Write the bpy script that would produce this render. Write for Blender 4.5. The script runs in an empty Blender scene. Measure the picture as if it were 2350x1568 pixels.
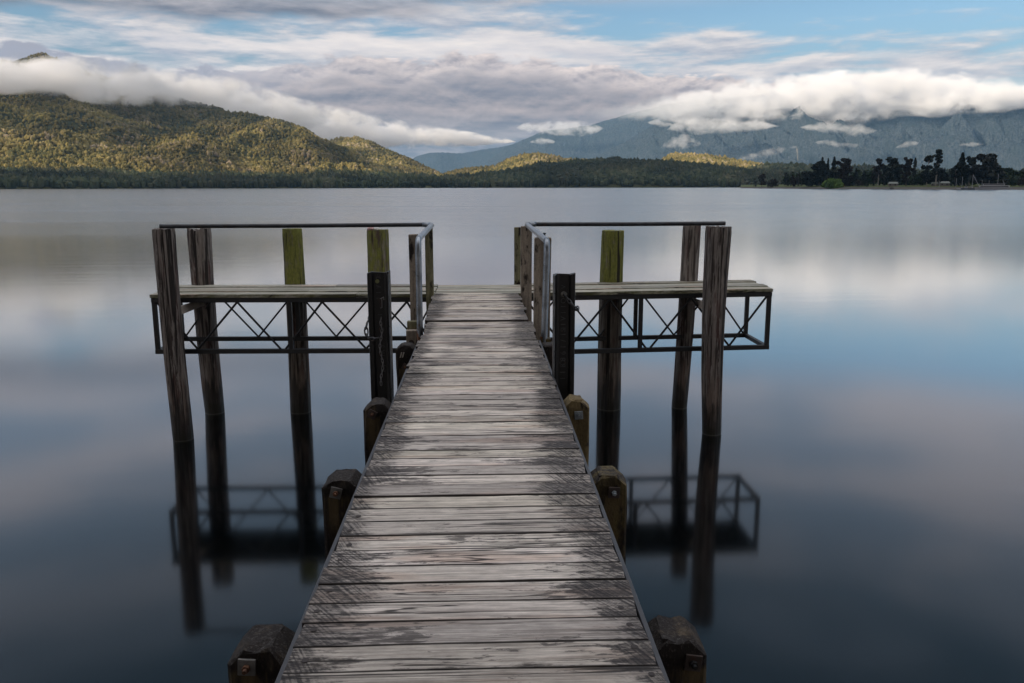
HAZE = True; VB = 12; VSTEP = 1.0
import bpy, bmesh, math, random
import numpy as np
from mathutils import Vector, Matrix
random.seed(11)
rng = np.random.default_rng(11)
S = bpy.context.scene
C = S.collection
rad = math.radians

# ------------------------------------------------------------------ camera
F = 1900.0                      # focal length in units of a 2350 px wide picture
HC = 3.6                        # eye height above the lake
ZD = 2.08                       # deck height above the lake
YAW, PITCH, ROLL = 2.0, 10.6, 0.1
CAM = Vector((.043, 0, HC))
RC = Matrix.Rotation(-rad(YAW), 3, 'Z') @ Matrix.Rotation(rad(90 - PITCH), 3, 'X') @ Matrix.Rotation(-rad(ROLL), 3, 'Z')
def ray(x, y): return (RC @ Vector(((x - 1175) / F, (784 - y) / F, -1))).normalized()
def at_z(x, y, z):
    d = ray(x, y); return CAM + d * ((z - CAM.z) / d.z)
def at_y(x, y, Y):
    d = ray(x, y); return CAM + d * (Y / d.y)
def at_r(x, y, r):
    d = ray(x, y); return CAM + d * (r / math.hypot(d.x, d.y))
def azel(x, y):
    d = ray(x, y); return math.degrees(math.atan2(d.x, d.y)), math.degrees(math.asin(d.z))
def lin(r, g, b):
    f = lambda c: (c / 255 / 12.92) if c / 255 < .04045 else ((c / 255 + .055) / 1.055) ** 2.4
    return (f(r), f(g), f(b), 1)

cd = bpy.data.cameras.new('camera'); cam = bpy.data.objects.new('camera', cd); C.objects.link(cam)
cam.matrix_world = Matrix.Translation(CAM) @ RC.to_4x4()
cd.sensor_width = 36; cd.lens = F / 2350 * 36; cd.clip_start = .05; cd.clip_end = 80000
S.camera = cam

# ------------------------------------------------------------------ objects
def tag(o, label=None, cat=None, group=None, kind=None):
    if label: o['label'] = label
    if cat: o['category'] = cat
    if group: o['group'] = group
    if kind: o['kind'] = kind
    return o
def empty(name, loc):
    o = bpy.data.objects.new(name, None); C.objects.link(o); o.location = loc; o.empty_display_size = .1
    return o
def link_mesh(name, me, mats, parent=None, origin=None):
    for m in (mats if isinstance(mats, (list, tuple)) else [mats]): me.materials.append(m)
    o = bpy.data.objects.new(name, me); C.objects.link(o)
    origin = Vector(origin) if origin is not None else Vector((0, 0, 0))
    if parent is not None:
        o.parent = parent
        base = parent.location if parent.parent is None else parent.location + parent.parent.location
        o.location = origin - base
    else: o.location = origin
    return o

class MB:
    """collects shapes in world coordinates, then links them as one mesh object"""
    def __init__(s): s.v = []; s.f = []; s.m = []; s.s = []
    def add(s, vs, fs, mi=0, smooth=False):
        k = len(s.v); s.v += [tuple(v) for v in vs]
        for f in fs: s.f.append(tuple(i + k for i in f)); s.m.append(mi); s.s.append(smooth)
    def hex8(s, p, mi=0):      # bottom 4 ccw then top 4
        s.add(p, [(3, 2, 1, 0), (4, 5, 6, 7), (0, 1, 5, 4), (1, 2, 6, 5), (2, 3, 7, 6), (3, 0, 4, 7)], mi)
    def box(s, c, d, rot=None, mi=0):
        x, y, z = d[0] / 2, d[1] / 2, d[2] / 2
        p = [Vector(q) for q in ((-x, -y, -z), (x, -y, -z), (x, y, -z), (-x, y, -z), (-x, -y, z), (x, -y, z), (x, y, z), (-x, y, z))]
        if rot is not None: p = [rot @ q for q in p]
        s.hex8([q + Vector(c) for q in p], mi)
    def bar(s, a, b, w, h, up=(0, 0, 1), mi=0):   # square bar from a to b
        a, b = Vector(a), Vector(b); d = (b - a).normalized(); up = Vector(up)
        if abs(d.dot(up)) > .98: up = Vector((0, 1, 0))
        r = d.cross(up).normalized(); u = r.cross(d).normalized()
        q = [-r * w / 2 - u * h / 2, r * w / 2 - u * h / 2, r * w / 2 + u * h / 2, -r * w / 2 + u * h / 2]
        s.add([a + k for k in q] + [b + k for k in q], [(3, 2, 1, 0), (4, 5, 6, 7), (0, 1, 5, 4), (1, 2, 6, 5), (2, 3, 7, 6), (3, 0, 4, 7)], mi)
    def tube(s, pts, r, seg=12, mi=0, cap=True, smooth=True):
        pts = [Vector(p) for p in pts]; n = len(pts)
        rs = r if isinstance(r, (list, tuple)) else [r] * n
        t = (pts[1] - pts[0]).normalized(); u = t.orthogonal().normalized(); vs = []; fs = []
        for i, p in enumerate(pts):
            t = (pts[min(i + 1, n - 1)] - pts[max(i - 1, 0)]).normalized()
            u = (u - t * u.dot(t)).normalized(); w = t.cross(u)
            for k in range(seg):
                a = 2 * math.pi * k / seg
                vs.append(p + (u * math.cos(a) + w * math.sin(a)) * rs[i])
        for i in range(n - 1):
            for k in range(seg):
                k2 = (k + 1) % seg
                fs.append((i * seg + k, i * seg + k2, (i + 1) * seg + k2, (i + 1) * seg + k))
        s.add(vs, fs, mi, smooth)
        if cap:
            s.add(vs[:seg], [tuple(range(seg))[::-1]], mi); s.add(vs[-seg:], [tuple(range(seg))], mi)
    def prism(s, poly, a, ex, ey, d, mi=0):   # polygon in axes ex, ey at a, extruded by vector d
        a, ex, ey, d = Vector(a), Vector(ex), Vector(ey), Vector(d); n = len(poly)
        vs = [a + ex * p + ey * q for p, q in poly]; vs += [v + d for v in vs]
        fs = [tuple(range(n))[::-1], tuple(range(n, 2 * n))] + [(i, (i + 1) % n, n + (i + 1) % n, n + i) for i in range(n)]
        s.add(vs, fs, mi)
    def build(s, name, mats, parent=None, origin=None, bevel=0, seg=1):
        if origin is None:
            n = len(s.v); origin = [sum(v[k] for v in s.v) / n for k in range(3)]
        me = bpy.data.meshes.new(name)
        me.from_pydata([(v[0] - origin[0], v[1] - origin[1], v[2] - origin[2]) for v in s.v], [], s.f)
        me.polygons.foreach_set('material_index', s.m); me.polygons.foreach_set('use_smooth', s.s)
        bm = bmesh.new(); bm.from_mesh(me)
        bmesh.ops.recalc_face_normals(bm, faces=bm.faces)
        if bevel:
            e = [e for e in bm.edges if len(e.link_faces) == 2 and e.calc_face_angle(0) > .5]
            bmesh.ops.bevel(bm, geom=e, offset=bevel, segments=seg, affect='EDGES', profile=.6)
        bm.to_mesh(me); bm.free()
        return link_mesh(name, me, mats, parent, origin)

def np_mesh(name, V, Fc, mats, smooth=False, parent=None, origin=(0, 0, 0), attrs=None):
    """V (n,3) array, Fc (m,k) int array"""
    me = bpy.data.meshes.new(name); V = np.asarray(V, np.float32) - np.asarray(origin, np.float32)
    k = Fc.shape[1]; me.vertices.add(len(V)); me.vertices.foreach_set('co', V.ravel().astype(np.float32))
    me.loops.add(Fc.size); me.loops.foreach_set('vertex_index', Fc.ravel().astype(np.int32))
    me.polygons.add(len(Fc)); me.polygons.foreach_set('loop_start', np.arange(0, Fc.size, k, dtype=np.int32))
    me.polygons.foreach_set('use_smooth', np.full(len(Fc), smooth))
    for n, a in (attrs or {}).items():
        at = me.attributes.new(n, 'FLOAT', 'POINT'); at.data.foreach_set('value', np.asarray(a, np.float32))
    me.update(calc_edges=True)
    return link_mesh(name, me, mats, parent, origin)

# ------------------------------------------------------------------ numpy noise
def _h(ix, iy, s):
    n = np.sin(ix * 127.1 + iy * 311.7 + s * 74.7) * 43758.5453
    return n - np.floor(n)
def vnoise(x, y, s=0):
    ix, iy = np.floor(x), np.floor(y); fx, fy = x - ix, y - iy
    fx = fx * fx * fx * (fx * (fx * 6 - 15) + 10); fy = fy * fy * fy * (fy * (fy * 6 - 15) + 10)
    a, b, c, d = _h(ix, iy, s), _h(ix + 1, iy, s), _h(ix, iy + 1, s), _h(ix + 1, iy + 1, s)
    return (a * (1 - fx) + b * fx) * (1 - fy) + (c * (1 - fx) + d * fx) * fy
def fbm(x, y, o=5, s=0, g=.5):
    t = 0; a = 1; n = 0
    for i in range(o): t = t + a * vnoise(x, y, s + i * 3.1); n += a; a *= g; x = x * 2.03 + 11; y = y * 2.03 + 7
    return t / n
def ridged(x, y, o=5, s=0, g=.5):
    t = 0; a = 1; n = 0
    for i in range(o): t = t + a * (1 - np.abs(2 * vnoise(x, y, s + i * 3.1) - 1)); n += a; a *= g; x = x * 2.03 + 5; y = y * 2.03 + 9
    return t / n

# ------------------------------------------------------------------ node graphs
class E:
    def __init__(s, g, k): s.g = g; s.k = k
    def __add__(s, o): return s.g.m('ADD', s, o)
    __radd__ = __add__
    def __sub__(s, o): return s.g.m('SUBTRACT', s, o)
    def __rsub__(s, o): return s.g.m('SUBTRACT', o, s)
    def __mul__(s, o): return s.g.m('MULTIPLY', s, o)
    __rmul__ = __mul__
    def __truediv__(s, o): return s.g.m('DIVIDE', s, o)
class G:
    def __init__(s, nt): s.t = nt; nt.nodes.clear()
    def put(s, inp, v):
        if isinstance(v, E): s.t.links.new(v.k, inp)
        elif isinstance(v, (tuple, list)):
            inp.default_value = tuple(v)[:len(inp.default_value)] if len(v) >= len(inp.default_value) else tuple(v) + (1,)
        else: inp.default_value = v
    def node(s, ty, ins=None, **pr):
        n = s.t.nodes.new(ty)
        for a, v in pr.items(): setattr(n, a, v)
        for a, v in (ins or {}).items(): s.put(n.inputs[a], v)
        return n
    def m(s, op, a, b=0, c=None):
        n = s.t.nodes.new('ShaderNodeMath'); n.operation = op
        s.put(n.inputs[0], a); s.put(n.inputs[1], b)
        if c is not None: s.put(n.inputs[2], c)
        return E(s, n.outputs[0])
    def mn(s, a, b): return s.m('MINIMUM', a, b)
    def mx(s, a, b): return s.m('MAXIMUM', a, b)
    def clamp(s, a): return s.mn(s.mx(a, 0), 1)
    def smooth(s, a, lo, hi, o0=0., o1=1.):
        n = s.node('ShaderNodeMapRange', {'Value': a, 'From Min': lo, 'From Max': hi, 'To Min': o0, 'To Max': o1}, interpolation_type='SMOOTHSTEP')
        return E(s, n.outputs[0])
    def vmul(s, a, b):
        n = s.node('ShaderNodeVectorMath', operation='MULTIPLY'); s.put(n.inputs[0], a); s.put(n.inputs[1], b); return E(s, n.outputs[0])
    def vadd(s, a, b):
        n = s.node('ShaderNodeVectorMath', operation='ADD'); s.put(n.inputs[0], a); s.put(n.inputs[1], b); return E(s, n.outputs[0])
    def comb(s, x, y, z):
        return E(s, s.node('ShaderNodeCombineXYZ', {'X': x, 'Y': y, 'Z': z}).outputs[0])
    def sep(s, v):
        n = s.node('ShaderNodeSeparateXYZ', {'Vector': v}); return [E(s, o) for o in n.outputs]
    def noise(s, v, scale=1., detail=4., rough=.5, dist=0., col=False):
        n = s.node('ShaderNodeTexNoise', {'Vector': v, 'Scale': scale, 'Detail': detail, 'Roughness': rough, 'Distortion': dist})
        return E(s, n.outputs[1 if col else 0])
    def voro(s, v, scale=1., rnd=1., out=0):
        n = s.node('ShaderNodeTexVoronoi', {'Vector': v, 'Scale': scale, 'Randomness': rnd}); return E(s, n.outputs[out])
    def mix(s, f, a, b, blend='MIX'):
        n = s.node('ShaderNodeMix', data_type='RGBA', blend_type=blend, clamp_factor=True)
        s.put(n.inputs[0], f); s.put(n.inputs[6], a); s.put(n.inputs[7], b); return E(s, n.outputs[2])
    def scale(s, c, f): return s.vmul(c, s.comb(f, f, f))
    def ramp(s, f, stops):
        n = s.node('ShaderNodeValToRGB', {'Fac': f}); r = n.color_ramp
        while len(r.elements) < len(stops): r.elements.new(.5)
        for e, (p, c) in zip(r.elements, stops): e.position = p; e.color = (c + (1,))[:4] if len(c) == 3 else c
        return E(s, n.outputs[0])
    def fcurve(s, f, pts, x0, x1, y0, y1):
        n = s.node('ShaderNodeFloatCurve'); cv = n.mapping.curves[0]
        P = sorted(((p - x0) / (x1 - x0), (q - y0) / (y1 - y0)) for p, q in pts)
        P = [(min(max(a, 0), 1), min(max(b, 0), 1)) for a, b in P]
        while len(cv.points) < len(P): cv.points.new(.5, .5)
        for q, (a, b) in zip(cv.points, P): q.location = (a, b); q.handle_type = 'AUTO'
        n.mapping.use_clip = True; n.mapping.extend = 'HORIZONTAL'; n.mapping.update()
        s.put(n.inputs['Value'], s.clamp((f - x0) / (x1 - x0)))
        return E(s, n.outputs[0]) * (y1 - y0) + y0
    def bump(s, h, strength=.5, dist=.01):
        return E(s, s.node('ShaderNodeBump', {'Height': h, 'Strength': strength, 'Distance': dist}).outputs[0])
    def obj(s): return E(s, s.node('ShaderNodeTexCoord').outputs['Object'])
    def pos(s): return E(s, s.node('ShaderNodeNewGeometry').outputs['Position'])
    def rnd(s): return E(s, s.node('ShaderNodeObjectInfo').outputs['Random'])
    def attr(s, n): return E(s, s.node('ShaderNodeAttribute', attribute_name=n).outputs['Fac'])
    def surf(s, **ins):
        n = s.node('ShaderNodeBsdfPrincipled'); names = {'base': 'Base Color', 'rough': 'Roughness', 'metal': 'Metallic', 'ior': 'IOR', 'spec': 'Specular IOR Level', 'normal': 'Normal', 'coat': 'Coat Weight', 'trans': 'Transmission Weight'}
        for k, v in ins.items(): s.put(n.inputs[names[k]], v)
        o = s.node('ShaderNodeOutputMaterial'); s.t.links.new(n.outputs[0], o.inputs['Surface']); return n
def mat(name):
    m = bpy.data.materials.new(name); m.use_nodes = True; return m, G(m.node_tree)
# ------------------------------------------------------------------ materials
def wood_deck(name, light, dark, moss=0., edge=True):
    m, g = mat(name); o = g.obj(); r = g.rnd(); off = g.comb(r * 37, r * 91, r * 53); p = g.vadd(o, off)
    w = g.pos(); wx, wy, wz = g.sep(w)
    grain = g.noise(g.vmul(p, (1.8, 52, 30)), 1, 7, .66, .2)
    fine = g.noise(g.vmul(p, (3.2, 210, 120)), 1, 3, .6)
    line = g.smooth(g.noise(g.vmul(p, (.6, 95, 30)), 1, 2, .5, .2), .57, .64)
    crack = g.mx(g.smooth(g.noise(g.vmul(p, (.7, 50, 20)), 1, 3, .5, .4), .65, .68), g.smooth(g.m('ABSOLUTE', g.noise(g.vmul(p, (.30, 9, 3)), 1, 4, .45, .1) - .5), .009, .003) * g.smooth(g.noise(g.vmul(p, (1.1, 3, 3)), 1, 2), .44, .52))
    base = g.mix(g.smooth(grain, .33, .64), dark, light)
    base = g.mix(line * .34, base, (.22, .19, .17, 1))
    base = g.mix(g.smooth(g.noise(g.vmul(p, (1.1, 7, 7)), 1, 3), .54, .66) * .5, base, (.40, .285, .225, 1))
    tone = g.sep(E(g, g.node('ShaderNodeTexWhiteNoise', {'Vector': off}, noise_dimensions='3D').outputs['Color']))
    mot = g.noise(g.vmul(p, (9, 26, 10)), 1, 6, .7)
    base = g.scale(base, g.mx(mot * 1.3 + .35, .5))
    base = g.scale(base, tone[0] * .55 + .66); base = g.vmul(base, g.comb(1.0, tone[1] * .012 + .975, tone[2] * .07 + .915))
    base = g.scale(base, g.mx(fine * 1.5 + .25, .4))
    gy = g.sep(E(g, g.node('ShaderNodeTexCoord').outputs['Generated']))[1]
    if edge:
        d = g.m('ABSOLUTE', wx + .02)
        big = g.noise(g.vmul(w, (1.3, 1.1, 1)), 1, 3)
        # torn dark patches along the grain of each board, thicker towards the ends
        torn = g.noise(g.vmul(p, (8, 36, 20)), 1, 8, .72, .25); where = g.noise(g.vmul(p, (1.7, 4, 2)), 1, 3)
        sp2 = g.smooth(torn + (where - .5) * .75 + (d - .3) * .12, .575, .63)
        base = g.mix(sp2 * .74, base, (.050, .043, .043, 1))
        # mould along both edges, cut by slanting saw marks
        e = g.smooth(d + (torn - .5) * .50 + (where - .5) * .25 + (big - .5) * .45, .375, .52)
        sw = g.noise(g.vmul(g.comb(wx + wy * (r * .8 + .35), wx * .08, wz), (70, 2, 1)), 1, 2, .5)
        spk = g.noise(g.vmul(p, (30, 120, 30)), 1, 6, .78)
        k = e * (g.smooth(spk * .6 + sw * .5, .49, .60) * .5 + .5)
        base = g.mix(k * .95, base, (.026, .023, .025, 1))
        # knots with torn grain round them
        kv = g.vmul(p, (1.7, 5.2, .01)); kn = g.voro(kv, 1, .9)
        tear = g.noise(g.vmul(p, (14, 70, 10)), 1, 5, .7)
        ks = g.smooth(kn + (tear - .5) * .7, .04, .22, 1, 0)
        kr = g.smooth(g.sep(g.voro(kv, 1, .9, 1))[0], .55, .6)
        base = g.mix(ks * kr * .92, base, (.032, .026, .024, 1))
        # rained-on, rust-stained patches near the landing
        wet = g.smooth(g.noise(g.vmul(w, (1.9, 5.5, 1)), 1, 5, .6, .3), .50, .64) * g.smooth(wy, 6.9, 7.8) * g.smooth(wy, 9.8, 8.9) * g.smooth(g.m('ABSOLUTE', wx), .52, .2)
        base = g.mix(wet * .75, base, (.085, .062, .056, 1))
    else: wet = 0.
    dirt = g.clamp(g.smooth(gy, .055, .02) + g.smooth(gy, .945, .98)); base = g.mix(dirt * .9, base, (.035, .03, .028, 1))
    if moss:
        mk = g.smooth(g.noise(g.vmul(w, (6, 6, 14)), 1, 5, .7), .5 - moss * .2, .72 - moss * .1)
        side = g.smooth(g.sep(E(g, g.node('ShaderNodeNewGeometry').outputs['Normal']))[2], .6, .3)
        base = g.mix(mk * side * .8, base, (.075, .08, .02, 1))
    base = g.mix(crack * .9, base, (.03, .026, .026, 1))
    h = grain * .4 + fine * .3 - crack * 1.4 - line * .35
    ro = .72 - wet * .35 if edge else .62
    g.surf(base=base, rough=ro, spec=.22, normal=g.bump(h, .9, .005)); return m
M = {}
M['deck'] = wood_deck('weathered_deck_wood', (.66, .605, .56, 1), (.43, .385, .355, 1))
M['plat'] = wood_deck('weathered_platform_wood', (.40, .39, .34, 1), (.20, .20, .165, 1), moss=.8, edge=False)

def wood_pile(name, c1, c2, green=0., zmoss=2.0):
    m, g = mat(name); o = g.obj(); r = g.rnd(); p = g.vadd(o, g.comb(r * 17, r * 31, r * 11)); wx, wy, wz = g.sep(g.pos())
    st = g.noise(g.vmul(p, (26, 26, 1.1)), 1, 6, .62)
    fine = g.noise(g.vmul(p, (95, 95, 5)), 1, 4, .65)
    crack = g.mx(g.smooth(g.noise(g.vmul(p, (34, 34, .55)), 1, 2, .5, .3), .62, .65), g.smooth(g.noise(g.vmul(p, (13, 13, .30)), 1, 3, .5, .3), .61, .625))
    base = g.mix(g.smooth(st, .42, .58), c2, c1)
    base = g.mix(g.smooth(g.noise(g.vmul(p, (9, 9, 1.6)), 1, 3), .54, .64) * .5, base, (.085, .04, .037, 1))
    base = g.mix(g.smooth(g.noise(g.vmul(p, (22, 22, 2.0)), 1, 6, .7), .52, .60) * .8, base, (.25, .225, .21, 1))
    low = g.noise(g.vmul(p, (10, 10, 1.4)), 1, 4, .6)
    band = g.smooth(wz, .15, .45) * g.smooth(wz, 1.0, .6)
    base = g.mix(band * g.smooth(low, .42, .56) * .7, base, (.17, .13, .11, 1))
    wetk = g.smooth(wz + (low - .5) * 1.3, .62, .34)
    base = g.mix(wetk * .85, base, (.014, .011, .010, 1)); base = g.mix(g.smooth(wz + (low - .5) * .25, .22, .10) * .8, base, (.012, .013, .008, 1))
    if green:
        gk = g.smooth(g.noise(g.vmul(p, (13, 13, 4)), 1, 7, .75), .62 - green * .40, .76 - green * .26) * g.smooth(wz, zmoss - .25, zmoss + .15)
        gc = g.mix(g.noise(g.vmul(p, (40, 40, 18)), 1, 4, .7), (.045, .05, .014, 1), (.26, .27, .06, 1))
        base = g.mix(gk, base, gc)
    base = g.mix(crack * .9, base, (.012, .010, .010, 1))
    base = g.scale(base, fine * 1.3 + .35)
    ring = g.smooth(wz, .022, .014) * g.smooth(wz, -.004, .002)
    base = g.mix(ring * .18, base, (.2, .19, .18, 1))
    g.surf(base=base, rough=.8 - wetk * .4, spec=.3, normal=g.bump(st * .6 + fine * .4 - crack * 1.6, .9, .012)); return m
M['pile'] = wood_pile('weathered_pile_wood', (.195, .17, .156, 1), (.046, .036, .034, 1))
M['pile_green'] = wood_pile('mossy_pile_wood', (.18, .155, .13, 1), (.048, .039, .033, 1), .9)
M['pile_green2'] = wood_pile('half_mossy_pile_wood', (.16, .14, .11, 1), (.07, .06, .048, 1), .62)

def wood_post(name, c1, c2, dark):
    m, g = mat(name); o = g.obj(); r = g.rnd(); p = g.vadd(o, g.comb(r * 17, r * 31, r * 11))
    nz = g.sep(E(g, g.node('ShaderNodeNewGeometry').outputs['Normal']))[2]; oz = g.sep(o)[2]
    st = g.noise(g.vmul(p, (30, 30, 2.2)), 1, 6, .65); sp = g.noise(g.vmul(p, (70, 70, 45)), 1, 5, .75)
    base = g.mix(g.smooth(st, .35, .68), c2, c1)
    mould = g.noise(g.vmul(p, (9, 9, 3.2)), 1, 5, .65)
    base = g.mix(g.smooth(mould, .58 - dark * .24, .68 - dark * .2), base, (.020, .016, .015, 1))
    base = g.mix(g.smooth(sp, .57, .64) * .3 * g.smooth(mould, .4, .55), base, (.13, .115, .11, 1))
    sp3 = g.noise(g.vmul(p, (160, 160, 120)), 1, 4, .75); top = g.smooth(nz, .3, .6) * g.smooth(sp3 * .6 + sp * .4, .50, .58)
    base = g.mix(top * .3, base, (.13, .12, .12, 1))
    ox, oy, oz2 = g.sep(o); run = g.smooth(g.m('ABSOLUTE', ox) + (st - .5) * .22 + (sp - .5) * .08 - oz2 * .03, .070, .004) * g.smooth(oz2, -.005, -.04) * g.smooth(oz2 + (st - .5) * .3, -.34, -.12)
    base = g.mix(run * .7, base, (.17, .125, .065, 1))
    base = g.scale(base, sp * 1.4 + .3)
    g.surf(base=base, rough=.85, spec=.25, normal=g.bump(st * .5 + sp * .8, .9, .008)); return m
M['post_dark'] = wood_post('mouldy_post_wood', (.10, .075, .05, 1), (.035, .026, .02, 1), 1.)
M['post_mid'] = wood_post('mossy_brown_post_wood', (.15, .115, .05, 1), (.05, .038, .022, 1), .55)
M['post_tan'] = wood_post('tan_post_wood', (.21, .155, .075, 1), (.12, .09, .045, 1), .12)
M['guard'] = wood_post('pale_grey_post_wood', (.31, .265, .22, 1), (.19, .16, .13, 1), .22)
M['guard_green'] = wood_post('green_grey_post_wood', (.20, .19, .12, 1), (.11, .105, .06, 1), .25)

def metal(name, c, rough, metallic, rust=0., rustc=(.13, .045, .02, 1), bumpk=.2, sc=60):
    m, g = mat(name); p = g.vadd(g.obj(), g.comb(g.rnd() * 7, 0, g.rnd() * 3))
    n = g.noise(p, sc, 5, .65); n2 = g.noise(p, sc * .2, 4, .6)
    base = g.mix(g.smooth(n2, .4, .65), c, tuple(k * .6 for k in c[:3]) + (1,))
    mm = metallic
    if rust:
        rk = g.smooth(n2 * .6 + n * .4, .66 - rust * .3, .74 - rust * .26); base = g.mix(rk, base, rustc); mm = metallic - rk * metallic
    g.surf(base=base, rough=g.clamp(n * .35 + rough - .15), metal=mm, spec=.5, normal=g.bump(n, bumpk, .004)); return m
M['steel'] = metal('black_painted_steel', (.008, .0085, .011, 1), .48, 0, .25, (.04, .022, .016, 1), .35)
M['railsteel'] = metal('tarred_rail_steel', (.0045, .0045, .006, 1), .42, 0, .12, (.03, .017, .014, 1), .5)
M['worn'] = metal('worn_bare_steel', (.30, .30, .32, 1), .5, .5, .3)
M['letter'] = metal('painted_over_letters', (.075, .075, .085, 1), .5, .3, .3)
M['galv'] = metal('galvanised_steel', (.27, .30, .34, 1), .30, .9, .22, (.10, .05, .035, 1), .1, 30)
M['pipe'] = metal('dark_oxidised_pipe', (.055, .06, .07, 1), .38, .5, .3, (.05, .03, .025, 1), .25, 40)
M['chain'] = metal('dull_chain_steel', (.10, .105, .115, 1), .45, .7, .3, (.07, .04, .03, 1), .3)
M['rust'] = metal('rusty_iron', (.16, .075, .04, 1), .75, .1, .5, (.07, .03, .018, 1), .6)
M['plate'] = metal('grey_washer_plate', (.20, .195, .19, 1), .6, .3, .4, (.10, .055, .035, 1), .3, 45)
M['plate_rust'] = metal('brown_washer_plate', (.075, .055, .05, 1), .7, .2, .4, (.06, .03, .02, 1), .4, 45)
M['plate_galv'] = metal('bluish_washer_plate', (.38, .43, .47, 1), .45, .6, .1)
def flat(name, c, rough=.6, var=.25, sc=8, spec=.4, metal_=0.):
    m, g = mat(name); n = g.noise(g.obj(), sc, 4, .6)
    g.surf(base=g.scale(g.vmul((c[0], c[1], c[2]), (1, 1, 1)), n * 2 * var + 1 - var), rough=rough, spec=spec, metal=metal_); return m
M['beam'] = flat('dark_beam', (.035, .03, .028), .6, .5, 14)  # near-black timber colour for the beams under the deck
M['edge'] = flat('dark_edge_strip', (.05, .05, .058), .45, .4, 20)
M['nail'] = flat('nail_head_iron', (.03, .02, .018), .6, .3)
M['worn_timber'] = flat('pale_split_timber', (.35, .31, .28), .8, .5, 25)
M['shellw'] = flat('white_shell', (.8, .8, .8), .4, .1)
M['shellp'] = flat('pink_shell', (.55, .36, .36), .5, .4, 40)

# lake: still long-exposure water with faint wind lanes
m, g = mat('lake_water'); w = g.pos()
ln = g.noise(g.vmul(w, (.012, .10, 1)), 1, 5, .6); ln2 = g.noise(g.vmul(w, (.16, 1.3, 1)), 1, 3, .55); lf = g.noise(g.vmul(w, (.0016, .012, 1)), 1, 4, .6)
wy = g.sep(w)[1]
farp = g.smooth(wy, 14, 160)
rough = .086 + g.smooth(wy, 13, 110) * .125 + g.smooth(ln * .6 + lf * .4, .42, .62) * .06 * farp
hgt = ln2 * .010 * g.smooth(wy, 12, 40) + ln * .05 * farp + g.noise(g.vmul(w, (.9, 2.2, 1)), 1, 2) * .0012
g.surf(base=(.0002, .0006, .0010, 1), rough=rough, ior=1.43, coat=1.0, spec=.5, normal=g.bump(hgt, .35, 1.))
pb = [n for n in m.node_tree.nodes if n.type == 'BSDF_PRINCIPLED'][0]; pb.inputs['Coat IOR'].default_value = 1.43; m.node_tree.links.new(pb.inputs['Roughness'].links[0].from_socket, pb.inputs['Coat Roughness']); m.node_tree.links.new(pb.inputs['Normal'].links[0].from_socket, pb.inputs['Coat Normal']); M['water'] = m

def forest_mat(name, stops):
    m, g = mat(name); t = g.attr('tint'); w = g.pos()
    n = g.noise(g.vmul(w, (1, 1, 1)), .22, 3, .7)
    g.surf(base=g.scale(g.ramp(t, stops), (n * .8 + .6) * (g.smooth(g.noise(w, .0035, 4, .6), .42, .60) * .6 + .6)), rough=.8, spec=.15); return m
M['forest_sunlit'] = forest_mat('sunlit_beech_forest', [(0, (.07, .07, .024)), (.35, (.135, .115, .036)), (.7, (.195, .155, .05)), (.93, (.24, .19, .08)), (1, (.29, .23, .15))])  # warm sunlight is put into this forest colour, for the lit hills
M['forest_shaded'] = forest_mat('shaded_beech_forest', [(0, (.018, .026, .014)), (.5, (.042, .052, .024)), (1, (.08, .08, .045))])  # darker copy with cloud shade put into the colour, for the shaded shores
def ground_mat(name, a, b, sc):
    m, g = mat(name); n = g.noise(g.pos(), sc, 6, .65); g.surf(base=g.mix(g.smooth(n, .35, .65), a, b), rough=.9, spec=.15); return m
M['hill'] = ground_mat('forest_floor', (.035, .04, .016, 1), (.06, .06, .025, 1), .02)
m, g = mat('haze_tinted_mountain'); w = g.pos(); n = g.noise(w, .05, 5, .75); n2 = g.noise(w, .004, 4, .6); t = g.attr('tint')
base = g.mix(g.smooth(n, .35, .66), (.016, .028, .038, 1), (.088, .104, .114, 1)); base = g.mix(g.smooth(n2, .45, .65) * .5, base, (.035, .052, .06, 1))  # blue-grey of distant haze is mixed into the forest colour
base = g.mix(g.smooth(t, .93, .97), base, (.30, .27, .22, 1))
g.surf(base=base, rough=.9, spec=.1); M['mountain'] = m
m, g = mat('lake_shore'); w = g.pos(); wz = g.sep(w)[2]; n = g.noise(w, .25, 5, .7)
base = g.mix(n, (.055, .05, .047, 1), (.10, .092, .085, 1)); gr = g.mix(n, (.045, .06, .018, 1), (.085, .10, .03, 1))
g.surf(base=g.mix(g.smooth(wz + n, 2.5, 3.1), base, gr), rough=.9, spec=.15); M['shore'] = m
def leaf_mat(name, a, b):
    m, g = mat(name); t = g.attr('tint'); g.surf(base=g.mix(t, a, b), rough=.7, spec=.2); return m
M['leaf_dark'] = leaf_mat('dark_conifer_foliage', (.006, .009, .006, 1), (.020, .027, .017, 1))
M['leaf_brown'] = leaf_mat('brownish_foliage', (.010, .008, .006, 1), (.034, .026, .019, 1))
M['leaf_grey'] = leaf_mat('grey_green_foliage', (.010, .013, .011, 1), (.034, .038, .032, 1))
M['leaf_mid'] = leaf_mat('mid_green_foliage', (.008, .017, .006, 1), (.028, .046, .016, 1))
M['leaf_bright'] = leaf_mat('bright_willow_foliage', (.06, .12, .02, 1), (.14, .22, .05, 1))
M['bark'] = flat('grey_bark', (.10, .085, .07), .9, .5, .5)
M['barkpale'] = flat('pale_bark', (.22, .2, .18), .9, .4, .5)
M['white'] = flat('white_boat_paint', (.26, .27, .30), .35, .06, .3)
M['darkglass'] = flat('dark_boat_windows', (.02, .022, .026), .15, .2, .5)
M['hullblue'] = flat('dark_hull_paint', (.05, .06, .08), .4, .2, .5)
M['rock'] = flat('dark_shore_rock', (.06, .058, .055), .9, .5, .6)
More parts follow.
